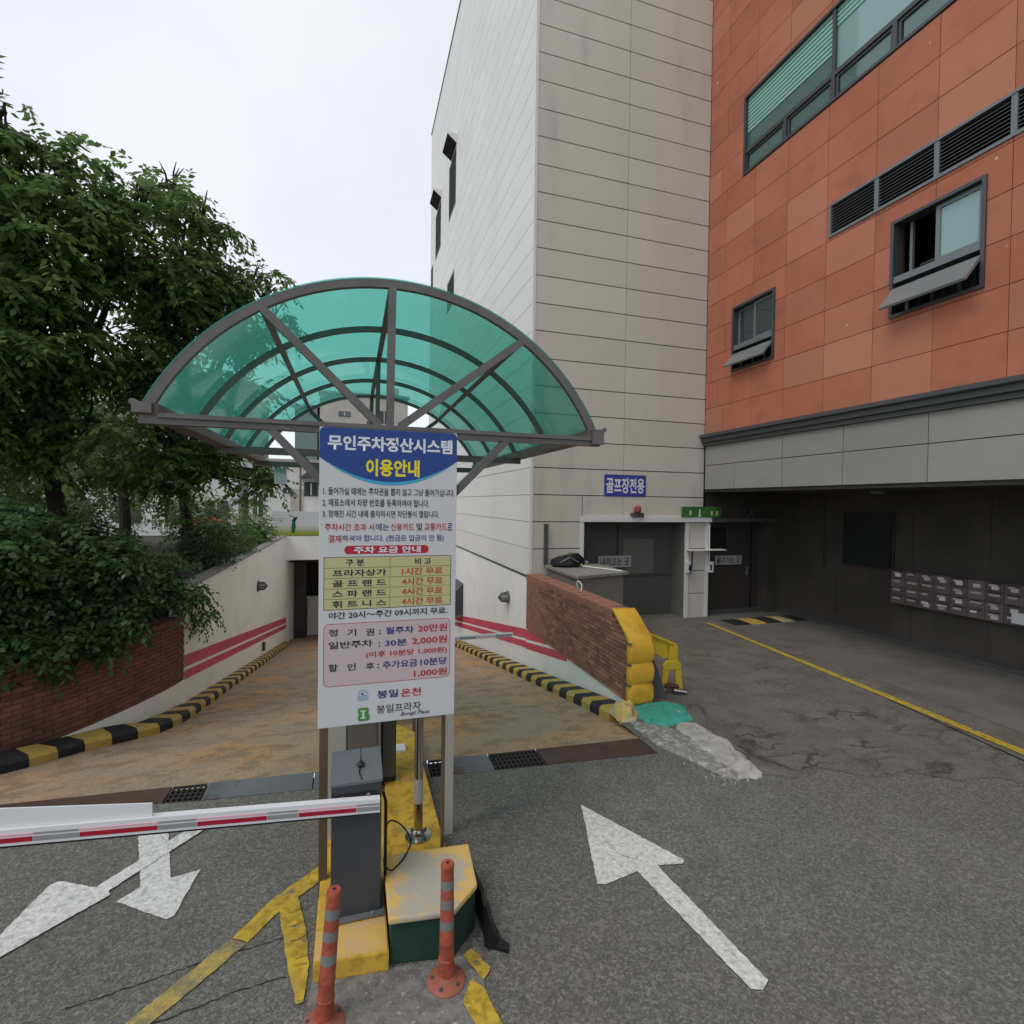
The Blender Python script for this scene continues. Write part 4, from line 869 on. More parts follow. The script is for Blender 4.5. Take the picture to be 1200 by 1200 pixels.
# ------------------------------------------------------------------ island
isl = thing('traffic_island', 'yellow painted concrete island with a green skirted block at its front', 'island', (.2, 4, 0))
MB().prism([(-.195, 3.06), (.225, 3.02), (.225, 3.62), (.68, 3.62), (.68, 5.9), (.45, 6.2), (-.1, 6.2), (-.195, 6.0)], 2, 0, .12).build('base_slab', 'yellow', isl, bevel=.012)
MB().prism([(.30, 3.60), (.69, 3.56), (.69, 5.8), (.50, 6.1), (.30, 6.1)], 2, .1, .15).build('raised_strip', 'yellow', isl, bevel=.01)
blk = [(.235, 3.06), (.60, 3.0), (.775, 3.17), (.80, 3.55), (.235, 3.6)]
MB().prism(blk, 2, 0, .262).build('block', 'green', isl, bevel=.008)
top = [(.22, 3.03), (.60, 2.985), (.785, 3.16), (.815, 3.56), (.22, 3.6)]
MB().prism(top, 2, .2625, .30).build('block_top', 'yellow_worn', isl, bevel=.012)
MB().prism([(-.19, 3.07), (.215, 3.03), (.215, 3.28), (-.19, 3.28)], 2, .1205, .1215).build('worn_front', 'yellow_worn2', isl)
rb = thing('rubber_strip', 'black crumpled rubber strip lying on the asphalt beside the green block', 'rubber strip', (.85, 3.3, 0))
vs = []
for i in range(9):
    y = 2.98 + i * .075; w_ = .04 + .035 * abs(math.sin(i * 1.9)); vs.append([(.812, y, .012), (.80 + .02, y, .20 + .03 * math.sin(i * 2.3)), (.835 + w_, y + .01, .03)])
MB().add([p for v_ in vs for p in v_], [(i * 3 + j, i * 3 + (j + 1) % 3, i * 3 + 3 + (j + 1) % 3, i * 3 + 3 + j) for i in range(8) for j in range(3)] + [(0, 1, 2), (24, 25, 26)]).build('strip', 'black_plastic', rb)
MB().add([(.80, 3.02, 0), (.93, 2.93, 0), (.95, 2.98, 0), (.82, 3.12, 0), (.80, 3.02, .04), (.93, 2.93, .02), (.95, 2.98, .02), (.82, 3.12, .04)], [(0, 3, 2, 1), (4, 5, 6, 7), (0, 1, 5, 4), (1, 2, 6, 5), (2, 3, 7, 6), (3, 0, 4, 7)]).build('tail', 'black_plastic', rb)
ap = MB().add([(-.28, 2.35, .004), (.74, 2.3, .004), (.74, 2.98, .004), (.6, 3.0, .004), (-.20, 3.08, .004)], [(0, 1, 2, 3, 4)]); struct(ap.build('concrete_apron', 'apron'))
# barrier cabinet and boom
bc = thing('boom_barrier', 'dark grey barrier cabinet with a red and white boom in front of the sign', 'barrier', (.04, 3.45, .12))
MB().prism([(3.33, .13), (3.33, .965), (3.62, 1.03), (3.62, .13)], 0, -.112, .192).build('cabinet', 'cabinet', bc, bevel=.006)
MB().add([(-.118, 3.322, .969), (.198, 3.322, .969), (.198, 3.63, 1.036), (-.118, 3.63, 1.036), (-.118, 3.322, .985), (.198, 3.322, .985), (.198, 3.63, 1.052), (-.118, 3.63, 1.052)],
         [(0, 3, 2, 1), (4, 5, 6, 7), (0, 1, 5, 4), (1, 2, 6, 5), (2, 3, 7, 6), (3, 0, 4, 7)]).build('lid', 'cabtop', bc)
B('foot_plate', 'plate', bc, -.13, .21, 3.29, 3.64, .1285, .138)
for x in (-.08, .14): MB().lathe((x, 3.305, .138), [(.012, 0), (.012, .014)], 6).build('bolt', 'reflect', bc)
MB().lathe((.065, 3.46, 1.018), [(.022, 0), (.026, .01), (.012, .03), (.003, .045), (.002, .12)], 10).build('lock_knob', 'black_plastic', bc)
MB().tube([(.062, 3.45, 1.02), (.055, 3.40, 1.006), (.07, 3.335, .995)], .004, 6).build('lock_cord', 'black_plastic', bc)
B('side_plate', 'brown', bc, .21, .245, 3.36, 3.5, .16, .3) if False else None
hb = MB().box(-.085, .15, 3.295, 3.329, .895, .915).build('clamp', 'black_plastic', bc)
for x in (-.045, .11): MB().lathe((x, 3.295, .905), [(.012, -.01), (.012, .012)], 6, axis=(0, 0, 1)).build('clamp_bolt', 'reflect', hb)
# boom: ribbon of coloured sections
def bz(x): return .858 + (.18 - x) * .0745   # centre height along the boom
def bsec(x0, x1, z0, z1, m, nm, par, dy=0):
    y0, y1 = 3.245 - dy, 3.292 + (0 if dy == 0 else -.045)
    vs = [(x, y, bz(x) + z_) for x in (x0, x1) for y, z_ in ((y0, z0), (y1, z0), (y1, z1), (y0, z1))]
    return MB().add(vs, [(0, 1, 2, 3), (7, 6, 5, 4), (0, 4, 5, 1), (1, 5, 6, 2), (2, 6, 7, 3), (3, 7, 4, 0)]).build(nm, m, par)
boom = bsec(-3.6, .178, -.042, .042, 'white', 'boom', bc)
red = [(.178, .02, 0), (.02, -.42, 1), (-.42, -.62, 0), (-.62, -1.05, 1), (-1.05, -1.3, 0), (-1.3, -1.72, 1)]
xx = .178; tg = 0
lens = [.14, .33, .17, .36, .19, .36, .2, .38, .22, .4, .22, .4]
for l_ in lens:
    x0 = xx - l_; bsec(x0 + .002, xx - .002, -.026, -.002, 'red' if tg else 'boomgrey', 'reflector', boom, .003)
    bsec(x0 + .002, xx - .002, .008, .018, 'boomgrey' if not tg else 'pinkish', 'reflector', boom, .003); xx = x0; tg = 1 - tg
bsec(-3.6, .178, -.052, -.043, 'black_plastic', 'boom_seal', boom)
# white board fixed above the boom
vs = [(x, y, z_) for x, z0, z1 in ((-3.0, bz(-3.0) + .043, 1.30), (-1.045, bz(-1.045) + .043, 1.062)) for y, z_ in ((3.262, z0), (3.272, z0), (3.272, z1), (3.262, z1))]
MB().add(vs, [(0, 1, 2, 3), (7, 6, 5, 4), (0, 4, 5, 1), (1, 5, 6, 2), (2, 6, 7, 3), (3, 7, 4, 0)]).build('boom_board', 'white', bc)
# cables by the cabinet
cb = thing('black_cable', 'black cable looping from the barrier cabinet over the yellow island', 'cable', (.3, 3.6, .15))
MB().tube([(.205, 3.4, .86), (.222, 3.38, .80), (.222, 3.38, .5), (.225, 3.42, .2), (.235, 3.5, .15)], .011, 6).build('cable', 'black_plastic', cb, True)
lp_ = [Vector(p) for p in ((.222, 3.5, .54), (.27, 3.6, .535), (.345, 3.6, .489), (.40, 3.6, .40), (.408, 3.6, .34), (.39, 3.58, .318), (.344, 3.5, .312), (.27, 3.42, .312), (.232, 3.38, .36))]
sm_ = []
for k in range(len(lp_) - 1):
    p0, p1, p2, p3 = lp_[max(k - 1, 0)], lp_[k], lp_[k + 1], lp_[min(k + 2, len(lp_) - 1)]
    for q in range(5):
        u = q / 5; sm_.append(.5 * ((2 * p1) + (p2 - p0) * u + (2 * p0 - 5 * p1 + 4 * p2 - p3) * u * u + (3 * p1 - p0 - 3 * p2 + p3) * u ** 3))
MB().tube(sm_ + [lp_[-1]], .0055, 6).build('loop', 'black_plastic', cb, True)
# ticket kiosk and dark cabinet behind the sign
kk = thing('ticket_kiosk', 'brown grey ticket machine half hidden behind the information sign', 'ticket machine', (.1, 4.9, .12))
B('body', 'kiosk', kk, -.02, .235, 4.75, 5.1, .12, 1.45, bevel=.008); B('edge', 'reflect', kk, .236, .262, 4.73, 5.1, .12, 1.45); B('side_panel', 'trim', kk, -.06, -.021, 4.76, 5.08, .12, 1.4)
B('coin_slot', 'black_plastic', kk, .02, .2, 4.735, 4.75, .95, 1.2)
k2 = thing('control_cabinet', 'black cabinet standing on the yellow island behind the sign', 'cabinet', (.35, 4.9, .12))
B('body', 'black_plastic', k2, .275, .405, 4.82, 5.1, .151, 1.35, bevel=.006); B('door', 'trim', k2, .285, .395, 4.812, 4.819, .2, 1.3)
B('white_step', 'white', isl, .42, .55, 5.35, 5.5, .151, .175)
# steel pole
sp = thing('steel_pole', 'stainless steel pole on a bolted round flange behind the sign', 'pole', (.507, 3.965, .15))
MB().lathe((.507, 3.965, .15), [(.10, .0005), (.10, .012), (.05, .02), (.045, .05), (.036, .06)], 20).build('flange', 'steel', sp, True)
MB().tube([(.507, 3.965, .2), (.507, 3.965, 2.6)], .034, 16).build('shaft', 'steel', sp, True)
MB().lathe((.507, 3.965, .42), [(.0352, 0), (.0352, .19)], 16).build('sticker', 'grey_label', sp, True)
for k in range(4):
    a = k * math.pi / 2 + .6; MB().lathe((.507 + .075 * math.cos(a), 3.965 + .075 * math.sin(a), .162), [(.01, 0), (.01, .018)], 6).build('bolt', 'trim', sp)

# ------------------------------------------------------------------ information sign
SY = 3.6
sg = thing('information_sign', 'large white parking fee board with blue header on two posts', 'sign', (.25, SY, 0))
X0, X1, Z0, Z1 = -.209, .707, 1.232, 3.237
B('post', 'brown', sg, -.205, -.15, 3.72, 3.77, 0, 3.1); B('post', 'brown', sg, .645, .668, 3.72, 3.76, 0, 3.1)
brd = B('board', 'board', sg, X0, X1, SY, SY + .02, Z0, Z1, bevel=.003)
B('rail', 'steel', sg, X0 + .05, X1 - .05, SY + .021, SY + .06, 2.9, 2.94); B('rail', 'steel', sg, X0 + .05, X1 - .05, SY + .021, SY + .06, 1.5, 1.54)
def bd(px, py):
    """place on the artwork (as read off the board) -> metres on the board"""
    u = (px - 374 + (py - 500) * .0057) / 161.3; t_ = 500 + u * 8; h_ = 353 - 23 * u
    return X0 + u * (X1 - X0), Z1 - (py - t_) / h_ * (Z1 - Z0)
def cA(x, y): return bd(365 + x / 6.489, 495 + y / 6.489)
def cB(x, y): return bd(365 + x / 6.316, 670 + y / 6.316)
EY = SY - .003
def wr_(body, x0, x1, yt, yb, m, C=cA, bold=0., shear=0., sl=None):
    """one line of print; yt / yb are top and bottom at its left end"""
    if sl is None: sl = (.045 - (yt - 30) * .00012) if C is cA else (-.03 - yt * .00006)
    xa, za = C(x0, yb); xb, zb = C(x1, yb + sl * (x1 - x0)); xc, zc = C(x0, yt)
    zb = za  # level line
    return lettering(body, ((xa, EY, za), (xb, EY, zb), (xa, EY, zc)), m, brd, bold, shear)
# header shape
def shape(pts, m, y=SY - .001, name='print'):
    return MB().add([(x, y, z_) for x, z_ in pts], [tuple(range(len(pts)))]).build(name, m, brd)
rc = .03
arcp = []; ca = Z1 - .20; low_ = Z1 - .355
for i in range(21):
    u = i / 20; arcp.append((X0 + u * (X1 - X0), ca - (ca - low_) * (1 - (2 * u - 1) ** 2) ** 1.0))
shape([(X0 + .001, Z1 - rc), (X0 + rc * .3, Z1 - rc * .3), (X0 + rc, Z1 - .001), (X1 - rc, Z1 - .001), (X1 - rc * .3, Z1 - rc * .3), (X1 - .001, Z1 - rc)] + arcp[::-1], 's_blue', name='header_print')
n = MB()
for (xa, za), (xb, zb) in zip(arcp[:-1], arcp[1:]):
    wa = .022 * (1 - (2 * (xa - X0) / (X1 - X0) - 1) ** 2) + .001; wb = .022 * (1 - (2 * (xb - X0) / (X1 - X0) - 1) ** 2) + .001
    n.quad((xa, SY - .0015, za), (xb, SY - .0015, zb), (xb, SY - .0015, zb - wb), (xa, SY - .0015, za - wa))
n.build('header_edge', 's_cyan', brd)
wr_('무인주차정산시스템', 115, 1065, 92, 205, 's_white', bold=.035)
wr_('이용안내', 393, 803, 272, 405, 's_yellow', bold=.035)
wr_('1. 들어가실 때에는 주차권을 뽑지 않고 그냥 들어가십니다.', 83, 1085, 487, 545, 's_dark', bold=.012)
wr_('2. 매표소에서 차량 번호를 등록하여야 합니다.', 78, 880, 573, 632, 's_dark', bold=.012)
wr_('3. 정해진 시간 내에 출차하시면 차단봉이 열립니다.', 78, 960, 660, 716, 's_dark', bold=.012)
for b_, x0, x1, m in (('주차시간 초과 시', 95, 455, 's_red'), ('에는', 467, 568, 's_navy'), ('신용카드', 580, 762, 's_red'), ('및', 780, 826, 's_dark'), ('교통카드', 842, 1025, 's_red'), ('로', 1030, 1068, 's_navy')):
    wr_(b_, x0, x1, 762, 818, m, bold=.012, sl=0)
wr_('결제', 120, 213, 850, 906, 's_red', bold=.012); wr_('하셔야 합니다. (현금은 입금이 안 됨)', 220, 1000, 850, 908, 's_navy', bold=.01)
def rrect(x0, x1, z0, z1, r_, k=6):
    out = []
    for cx_, cz_, a0 in ((x1 - r_, z1 - r_, 0), (x0 + r_, z1 - r_, 90), (x0 + r_, z0 + r_, 180), (x1 - r_, z0 + r_, 270)):
        for i in range(k + 1): a = R(a0 + 90 * i / k); out.append((cx_ + r_ * math.cos(a), cz_ + r_ * math.sin(a)))
    return out
xa, zt_ = cA(235, 932); xb, zb_ = cA(878, 1000); zb_ = cA(235, 996)[1]
shape(rrect(xa, xb, zb_, zt_, (zt_ - zb_) * .48), 's_red', name='pill_print')
wr_('주차 요금 안내', 305, 815, 938, 990, 's_white', bold=.03)
# table
xa, zt_ = cA(92, 1022); zb_ = cB(92, 275)[1]; xb = cA(1057, 1022)[0]
shape([(xa - .004, zb_ - .004), (xb + .004, zb_ - .004), (xb + .004, zt_ + .004), (xa - .004, zt_ + .004)], 's_dark', SY - .0008, 'table_border')
shape([(xa, zb_), (xb, zb_), (xb, zt_), (xa, zt_)], 's_table', name='table_print')
xm = cA(577, 1030)[0]; rowz = [zt_ + (zb_ - zt_) * k / 5 for k in range(6)]
n = MB().quad((xm - .001, SY - .002, zb_), (xm + .001, SY - .002, zb_), (xm + .001, SY - .002, zt_), (xm - .001, SY - .002, zt_))
for z_ in rowz[1:5]: n.quad((xa, SY - .0022, z_ - .001), (xb, SY - .0022, z_ - .001), (xb, SY - .0022, z_ + .001), (xa, SY - .0022, z_ + .001))
n.build('table_lines', 's_dark', brd)
def cell(body, x0, x1, k, m, f0=.17, f1=.83, bold=.02):
    xa_, xb_ = cA(x0, 1050)[0], cA(x1, 1050)[0]; z1_ = rowz[k] + (rowz[k + 1] - rowz[k]) * f0; z0_ = rowz[k] + (rowz[k + 1] - rowz[k]) * f1
    lettering(body, ((xa_, EY, z0_), (xb_, EY, z0_), (xa_, EY, z1_)), m, brd, bold)
cell('구 분', 245, 382, 0, 's_dark'); cell('비 고', 770, 897, 0, 's_dark')
for k, (l_, r__) in enumerate((('프라자상가', '1시간 무료'), ('골 프 랜 드', '4시간 무료'), ('스 파 랜 드', '4시간 무료'), ('휘 트 니 스', '4시간 무료'))):
    cell(l_, 150, 550, k + 1, 's_dark'); cell(r__, 668, 992, k + 1, 's_orange', .12, .86)
wr_('야간 20시～주간 09시까지 무료.', 118, 1005, 292, 345, 's_dark', cB, .018)
xa, zt_ = cB(88, 385); zb_ = cB(88, 845)[1]; xb = cB(1025, 385)[0]
shape(rrect(xa - .004, xb + .004, zb_ - .004, zt_ + .004, .034), 's_red', SY - .0008, 'box_border'); shape(rrect(xa, xb, zb_, zt_, .03), 's_pink', name='box_print')
for b_, x0, x1, y0, y1, m in (('정', 118, 183, 420, 472, 's_dark'), ('기', 250, 315, 418, 470, 's_dark'), ('권', 385, 446, 414, 468, 's_dark'), (':', 482, 496, 424, 458, 's_dark'), ('월주차', 530, 742, 406, 460, 's_navy'), ('20만원', 775, 1003, 390, 446, 's_red'),
                              ('일반주차', 118, 434, 512, 566, 's_dark'), (':', 478, 492, 516, 550, 's_dark'), ('30분', 525, 690, 500, 550, 's_navy'), ('2,000원', 730, 1003, 482, 542, 's_red'),
                              ('(이후 10분당 1,000원)', 385, 1003, 588, 640, 's_red'), ('할', 118, 183, 678, 732, 's_dark'), ('인', 250, 313, 674, 726, 's_dark'), ('후', 385, 446, 670, 722, 's_dark'), (':', 468, 483, 678, 712, 's_dark'), ('추가요금', 508, 772, 660, 716, 's_navy'), ('10분당', 795, 1003, 642, 698, 's_navy'),
                              ('1,000원', 745, 1003, 726, 784, 's_red')):
    wr_(b_, x0, x1, y0, y1, m, cB, .018)
wr_('봉일', 468, 625, 878, 938, 's_navy', cB, .02); wr_('온천', 645, 800, 868, 928, 's_red', cB, .02)
wr_('봉일프라자', 465, 800, 988, 1052, 's_dark', cB, .006); wr_('Bongil Plaza', 645, 865, 1042, 1078, 's_dark', cB, .01, .3)
# two logos
lx, lz = cB(365, 905); n = MB()
for k in range(9):
    a = R(10 + k * 20); n.quad(*[(lx + rr * math.cos(a + da), SY - .002, lz + rr * math.sin(a + da)) for rr, da in ((.022, -.08), (.036, -.06), (.036, .06), (.022, .08))])
for j in range(3):
    for i in range(8):
        xa_, xb_ = lx - .036 + i * .009, lx - .036 + (i + 1) * .009; f_ = lambda q: lz - .008 - j * .013 + .004 * math.sin((q - lx) * 130)
        n.quad((xa_, SY - .002, f_(xa_)), (xb_, SY - .002, f_(xb_)), (xb_, SY - .002, f_(xb_) - .006), (xa_, SY - .002, f_(xa_) - .006))
n.build('sunrise_logo', 's_lblue', brd); shape([(lx + .008 * math.cos(R(a)) - .004, lz + .008 * math.sin(R(a)) + .004) for a in range(0, 360, 45)], 's_navy', SY - .0024, 'sun_dot')
lx, lz = cB(372, 1052)
shape(rrect(lx - .038, lx + .032, lz - .002, lz + .044, .012), 's_green', SY - .001, 'logo_print'); shape(rrect(lx - .038, lx + .038, lz - .046, lz + .001, .014), 's_green', SY - .0014, 'logo_print')
shape([(lx - .012, lz - .03), (lx + .004, lz - .03), (lx + .004, lz + .026), (lx - .012, lz + .026)], 'board', SY - .002, 'logo_bar')
shape([(lx - .022, lz + .018), (lx + .014, lz + .018), (lx + .014, lz + .027), (lx - .022, lz + .027)], 'board', SY - .0024, 'logo_bar'); shape([(lx - .022, lz - .031), (lx + .014, lz - .031), (lx + .014, lz - .022), (lx - .022, lz - .022)], 'board', SY - .0024, 'logo_bar')

# second barrier across the right lane, its cabinet behind the sign
b2 = thing('boom_barrier', 'second barrier with a thin white and pink boom across the ramp lane behind the sign', 'barrier', (.5, 7, rz(7)))
B('cabinet', 'cabinet', b2, .2, .5, 7.02, 7.3, rz(7), .95); B('boom', 'white', b2, .3, 2.2, 6.93, 6.99, .845, .895)
for k in range(5): B('reflector', 'pinkish' if k % 2 else 'boomgrey', b2, .9 + k * .26, 1.14 + k * .26, 6.924, 6.929, .855, .885)

# ------------------------------------------------------------------ delineator posts
def delineator(label, base, lean, hgt=.69):
    t = thing('delineator_post', label, 'delineator', base, 'orange flexible posts in front of the island')
    bx_, by_, bz_ = base
    MB().lathe(base, [(.108, .004), (.110, .010), (.10, .02), (.062, .03), (.05, .045), (.047, .05)], 24).build('base', 'delin_base', t, True)
    for k in range(5):
        a = k * 2 * math.pi / 5 + .4; MB().lathe((bx_ + .082 * math.cos(a), by_ + .082 * math.sin(a), .0245), [(.011, 0), (.011, .006)], 8).build('bolt', 'trim', t)
    ax = Vector((lean[0], lean[1], 1)).normalized()
    prof = [(.047, .04), (.045, .13), (.047, .135), (.047, .145), (.043, .15), (.041, .23), (.043, .235), (.043, .243), (.041, .25), (.036, hgt - .03), (.038, hgt - .028), (.038, hgt - .006), (.034, hgt), (.006, hgt + .001)]
    o = MB().lathe(base, prof, 20, axis=ax).build('post', 'delin', t, True)
    for z0 in (hgt - .14, hgt - .25, hgt - .37):
        r_ = .036 + (hgt - .03 - z0) * .0112 + .0006
        MB().lathe(base, [(r_ + .0006, z0), (r_, z0 + .05)], 20, axis=ax).build('reflector_band', 'reflect', t, True)
    MB().lathe(Vector(base) + ax * (hgt + .0012), [(.009, 0), (.009, .001)], 10, axis=ax).build('top_hole', 'black', t)
delineator('orange flexible post in front of the green block, the upright one', (.535, 2.862, .0), (.0, .0))
delineator('orange flexible post in front of the grey barrier cabinet, leaning slightly', (-.125, 2.80, .0), (.07, .03), .70)

# ------------------------------------------------------------------ road markings
def flat(name, pts, m, z=.008):
    rr = random.Random(len(pts) * 7 + int(abs(pts[0][0]) * 100)); out = []
    for a_, b_ in zip(pts, pts[1:] + pts[:1]):
        a_, b_ = Vector(a_), Vector(b_); k = max(1, int((b_ - a_).length / .03))
        for i in range(k): p = a_.lerp(b_, i / k); out.append((p.x + rr.uniform(-.004, .004), p.y + rr.uniform(-.004, .004)))
    pts = out
    return struct(MB().add([(x, y, z) for x, y in pts], [tuple(range(len(pts)))]).build(name, m))
flat('white_arrow', [(2.012, 4.214), (2.471, 3.327), (2.43, 3.30), (2.236, 3.337), (2.319, 2.333), (2.25, 2.29), (2.184, 2.319), (2.058, 3.324), (1.76, 3.27), (1.71, 3.292)], 'white_road')
flat('white_arrow', [(-1.49, 5.0), (-1.71, 5.0), (-1.407, 4.178), (-1.512, 4.064), (-1.136, 3.798), (-1.10, 3.82), (-1.053, 4.249), (-1.234, 4.213)], 'white_road')
flat('white_arrow', [(-1.02, 4.92), (-1.16, 4.96), (-1.70, 4.25), (-1.974, 4.394), (-2.02, 4.36), (-2.12, 3.7), (-2.08, 3.66), (-1.572, 4.144), (-1.60, 4.19)], 'white_road', .012)
flat('yellow_line', [(-.215, 4.04), (-.205, 3.88), (-.452, 3.66), (-.60, 3.46), (-.70, 3.52), (-.50, 3.80)], 'line')
flat('yellow_line', [(-.705, 3.515), (-.605, 3.455), (-.88, 3.16), (-1.15, 2.9), (-1.5, 2.5), (-1.66, 2.5), (-1.30, 2.9), (-1.03, 3.18)], 'line_worn')
flat('yellow_line', [(-.47, 3.775), (-.345, 3.80), (-.255, 3.42), (-.225, 3.18), (-.235, 2.95), (-.27, 2.95), (-.33, 3.15), (-.41, 3.50)], 'line', .012)
flat('yellow_line', [(.66, 2.99), (.72, 3.02), (.80, 2.86), (.74, 2.80)], 'line', .012)
flat('yellow_line', [(.66, 2.82), (.73, 2.76), (.80, 2.4), (.68, 2.4), (.60, 2.70)], 'line', .012)
for p in ():
    pass
def crack(pts, w_, seed):
    rr = random.Random(seed); out = []
    for a_, b_ in zip(pts[:-1], pts[1:]):
        k = max(2, int((Vector(b_) - Vector(a_)).length / .03))
        for i in range(k): p = Vector(a_).lerp(Vector(b_), i / k); out.append(p + Vector((rr.uniform(-.006, .006), rr.uniform(-.006, .006))))
    n = MB()
    for p in out: q = w_ * rr.uniform(.3, 1); n.v += [(p.x, p.y - q, .0045), (p.x, p.y + q, .0045)]
    n.f = [(i * 2, i * 2 + 2, i * 2 + 3, i * 2 + 1) for i in range(len(out) - 1)]
    return struct(n.build('pavement_crack', 'black', None))
crack([(-1.45, 3.28), (-1.1, 3.34), (-.8, 3.40), (-.52, 3.42), (-.30, 3.45)], .004, 1)
crack([(-1.2, 3.02), (-.9, 3.07), (-.6, 3.13), (-.32, 3.15)], .004, 2)
crack([(-2.4, 3.1), (-2.0, 3.2), (-1.7, 3.22), (-1.45, 3.28)], .002, 3)
crack([(1.98, 3.70), (2.02, 3.62), (2.0, 3.55), (2.08, 3.45), (2.16, 3.42)], .003, 4)
bpy.data.objects['pavement_crack.003'].location.z = .008
for k, (y, xa) in enumerate(((3.62, .39), (3.5, .37), (3.38, .345), (3.24, .30))):
    o = crack([(-xa, y), (-xa + .06, y + .012), (-xa + .13, y + .03)], .0025, 10 + k); o.location.z = .012
# kerb end: broken pale concrete lump with teal paint
from mathutils import noise as mn
def inside(p, poly):
    c = False; n_ = len(poly); d = 9e9
    for i in range(n_):
        (x1, y1), (x2, y2) = poly[i], poly[(i + 1) % n_]
        if (y1 > p[1]) != (y2 > p[1]) and p[0] < (x2 - x1) * (p[1] - y1) / (y2 - y1) + x1: c = not c
        e = Vector((x2 - x1, y2 - y1)); t_ = max(0, min(1, (Vector(p) - Vector((x1, y1))).dot(e) / e.length_squared)); d = min(d, (Vector(p) - Vector((x1, y1)) - e * t_).length)
    return d if c else -d
def lump(name, label, pts, h, m, seed, edge=.08, rough=1., step=.015):
    n = MB(); x0 = min(p[0] for p in pts) - .05; x1 = max(p[0] for p in pts) + .05; y0 = min(p[1] for p in pts) - .05; y1 = max(p[1] for p in pts) + .05
    nx = int((x1 - x0) / step); ny = int((y1 - y0) / step); H_ = {}
    for i in range(nx + 1):
        for j in range(ny + 1):
            x, y = x0 + i * step, y0 + j * step; w_ = mn.noise((x * 5, y * 5, seed)) * .05 + mn.noise((x * 13, y * 13, seed)) * .012
            d = inside((x, y), pts) + w_
            if d > -.02:
                q = min(1, max(0, d) / edge); cr_ = abs(mn.noise((x * 3.2, y * 3.2, seed + 5))); cut = .35 if cr_ < .035 else 1
                z = h * (q * (2 - q)) * (1 + rough * (mn.noise((x * 11, y * 11, seed + 2)) * .35 + mn.noise((x * 34, y * 34, seed)) * .22)) * cut
                H_[i, j] = len(n.v); n.v.append((x, y, (.002 if d > 0 else -.02) + max(0, z)))
    for (i, j), a in list(H_.items()):
        q = [H_.get(k) for k in ((i, j), (i + 1, j), (i + 1, j + 1), (i, j + 1))]
        if None not in q: n.f.append(tuple(q))
    return tag(n.build(name, m, None, True), label, 'rubble')
lump('concrete_lump', 'long pale broken concrete lump lying on the asphalt at the end of the kerb', [(3.95, 5.50), (4.16, 5.42), (4.2, 4.9), (4.06, 4.2), (3.9, 4.13), (3.74, 4.2), (3.74, 4.6), (3.80, 5.0), (3.82, 5.35)], .032, 'patch', 3, .07, .6)
lump('kerb_fragment', 'teal painted broken kerb end at the foot of the yellow guard', [(3.50, 6.0), (3.62, 6.1), (4.18, 6.15), (4.36, 5.9), (4.20, 5.5), (3.9, 5.46), (3.70, 5.38), (3.52, 5.62)], .035, 'teal', 5, .08, .5)
lump('kerb_stub', 'chipped yellow kerb end beside the teal painted lump', [(3.28, 6.08), (3.64, 6.08), (3.60, 5.80), (3.46, 5.62), (3.3, 5.72)], .13, 'yellow_worn', 9, .07)
lump('rubble_patch', 'low crumbling grey concrete beside the end of the drain strip', [(3.34, 5.7), (3.55, 5.6), (3.8, 5.3), (3.8, 4.8), (3.82, 4.25), (3.66, 4.2), (3.5, 4.6), (3.36, 4.95)], .03, 'rubblec', 11, .07, .8)
n = MB(); rr = random.Random(4)
for k in range(420):
    x = rr.gauss(3.64, .12); y = rr.uniform(4.1, 5.7); s_ = rr.uniform(.005, .018); a = rr.random() * 6
    if x < 3.3: continue
    cx_, sx_ = math.cos(a), math.sin(a); pts_ = [(s_, 0), (.2 * s_, s_ * .8), (-s_ * .8, .3 * s_), (-.4 * s_, -s_ * .8)]
    b_ = [(x + p[0] * cx_ - p[1] * sx_, y + p[0] * sx_ + p[1] * cx_, .0) for p in pts_]; t2 = [(x + (q[0] - x) * .6, y + (q[1] - y) * .6, .004 + s_ * .9) for q in b_]
    n.add(b_ + t2, [(4, 5, 6, 7)] + [(i_, (i_ + 1) % 4, 4 + (i_ + 1) % 4, 4 + i_) for i_ in range(4)])
tag(n.build('gravel_chips', 'rubblec', None), 'loose pale concrete chips round the broken kerb end', 'gravel', kind='stuff')

# ------------------------------------------------------------------ wall lamps and small wall things on the ramp
def wall_lamp(x, y, z, d, label):
    t = thing('wall_lamp', label, 'lamp', (x, y, z), 'caged lamps on the ramp walls')
    MB().lathe((x, y, z), [(.16, .004), (.16, .03), (.10, .05)], 14, axis=(d, 0, 0)).build('base', 'trim' if d > 0 else 'reflect', t, True)
    MB().lathe((x, y, z), [(.085, .05), (.09, .12), (.07, .2), (.0, .24)], 12, axis=(d, 0, 0)).build('glass', 'grey_label', t, True)
    n = MB()
    for a in range(4):
        q = a * math.pi / 4; u = Vector((0, math.cos(q), math.sin(q)))
        n.tube([Vector((x + d * .03, y, z)) + u * .12, Vector((x + d * .18, y, z)) + u * .11, Vector((x + d * .27, y, z)), Vector((x + d * .18, y, z)) - u * .11, Vector((x + d * .03, y, z)) - u * .12], .012, 6)
    n.build('cage', 'trim', t)
wall_lamp(XL, 16.6, .20, 1, 'caged lamp on the cream wall left of the ramp')
wall_lamp(XR, 12.2, .40, -1, 'caged lamp on the white wall under the tower')
t = thing('wall_switch', 'tiny dark switch low on the cream ramp wall', 'switch', (XL, 18, -2)); B('switch_body', 'trim', t, XL + .004, XL + .08, 17.4, 17.55, -1.95, -1.7)
t = thing('wall_cabinet', 'dark grey cabinet with a sloping top on the white wall behind the sign', 'cabinet', (XR, 18.2, -1.2))
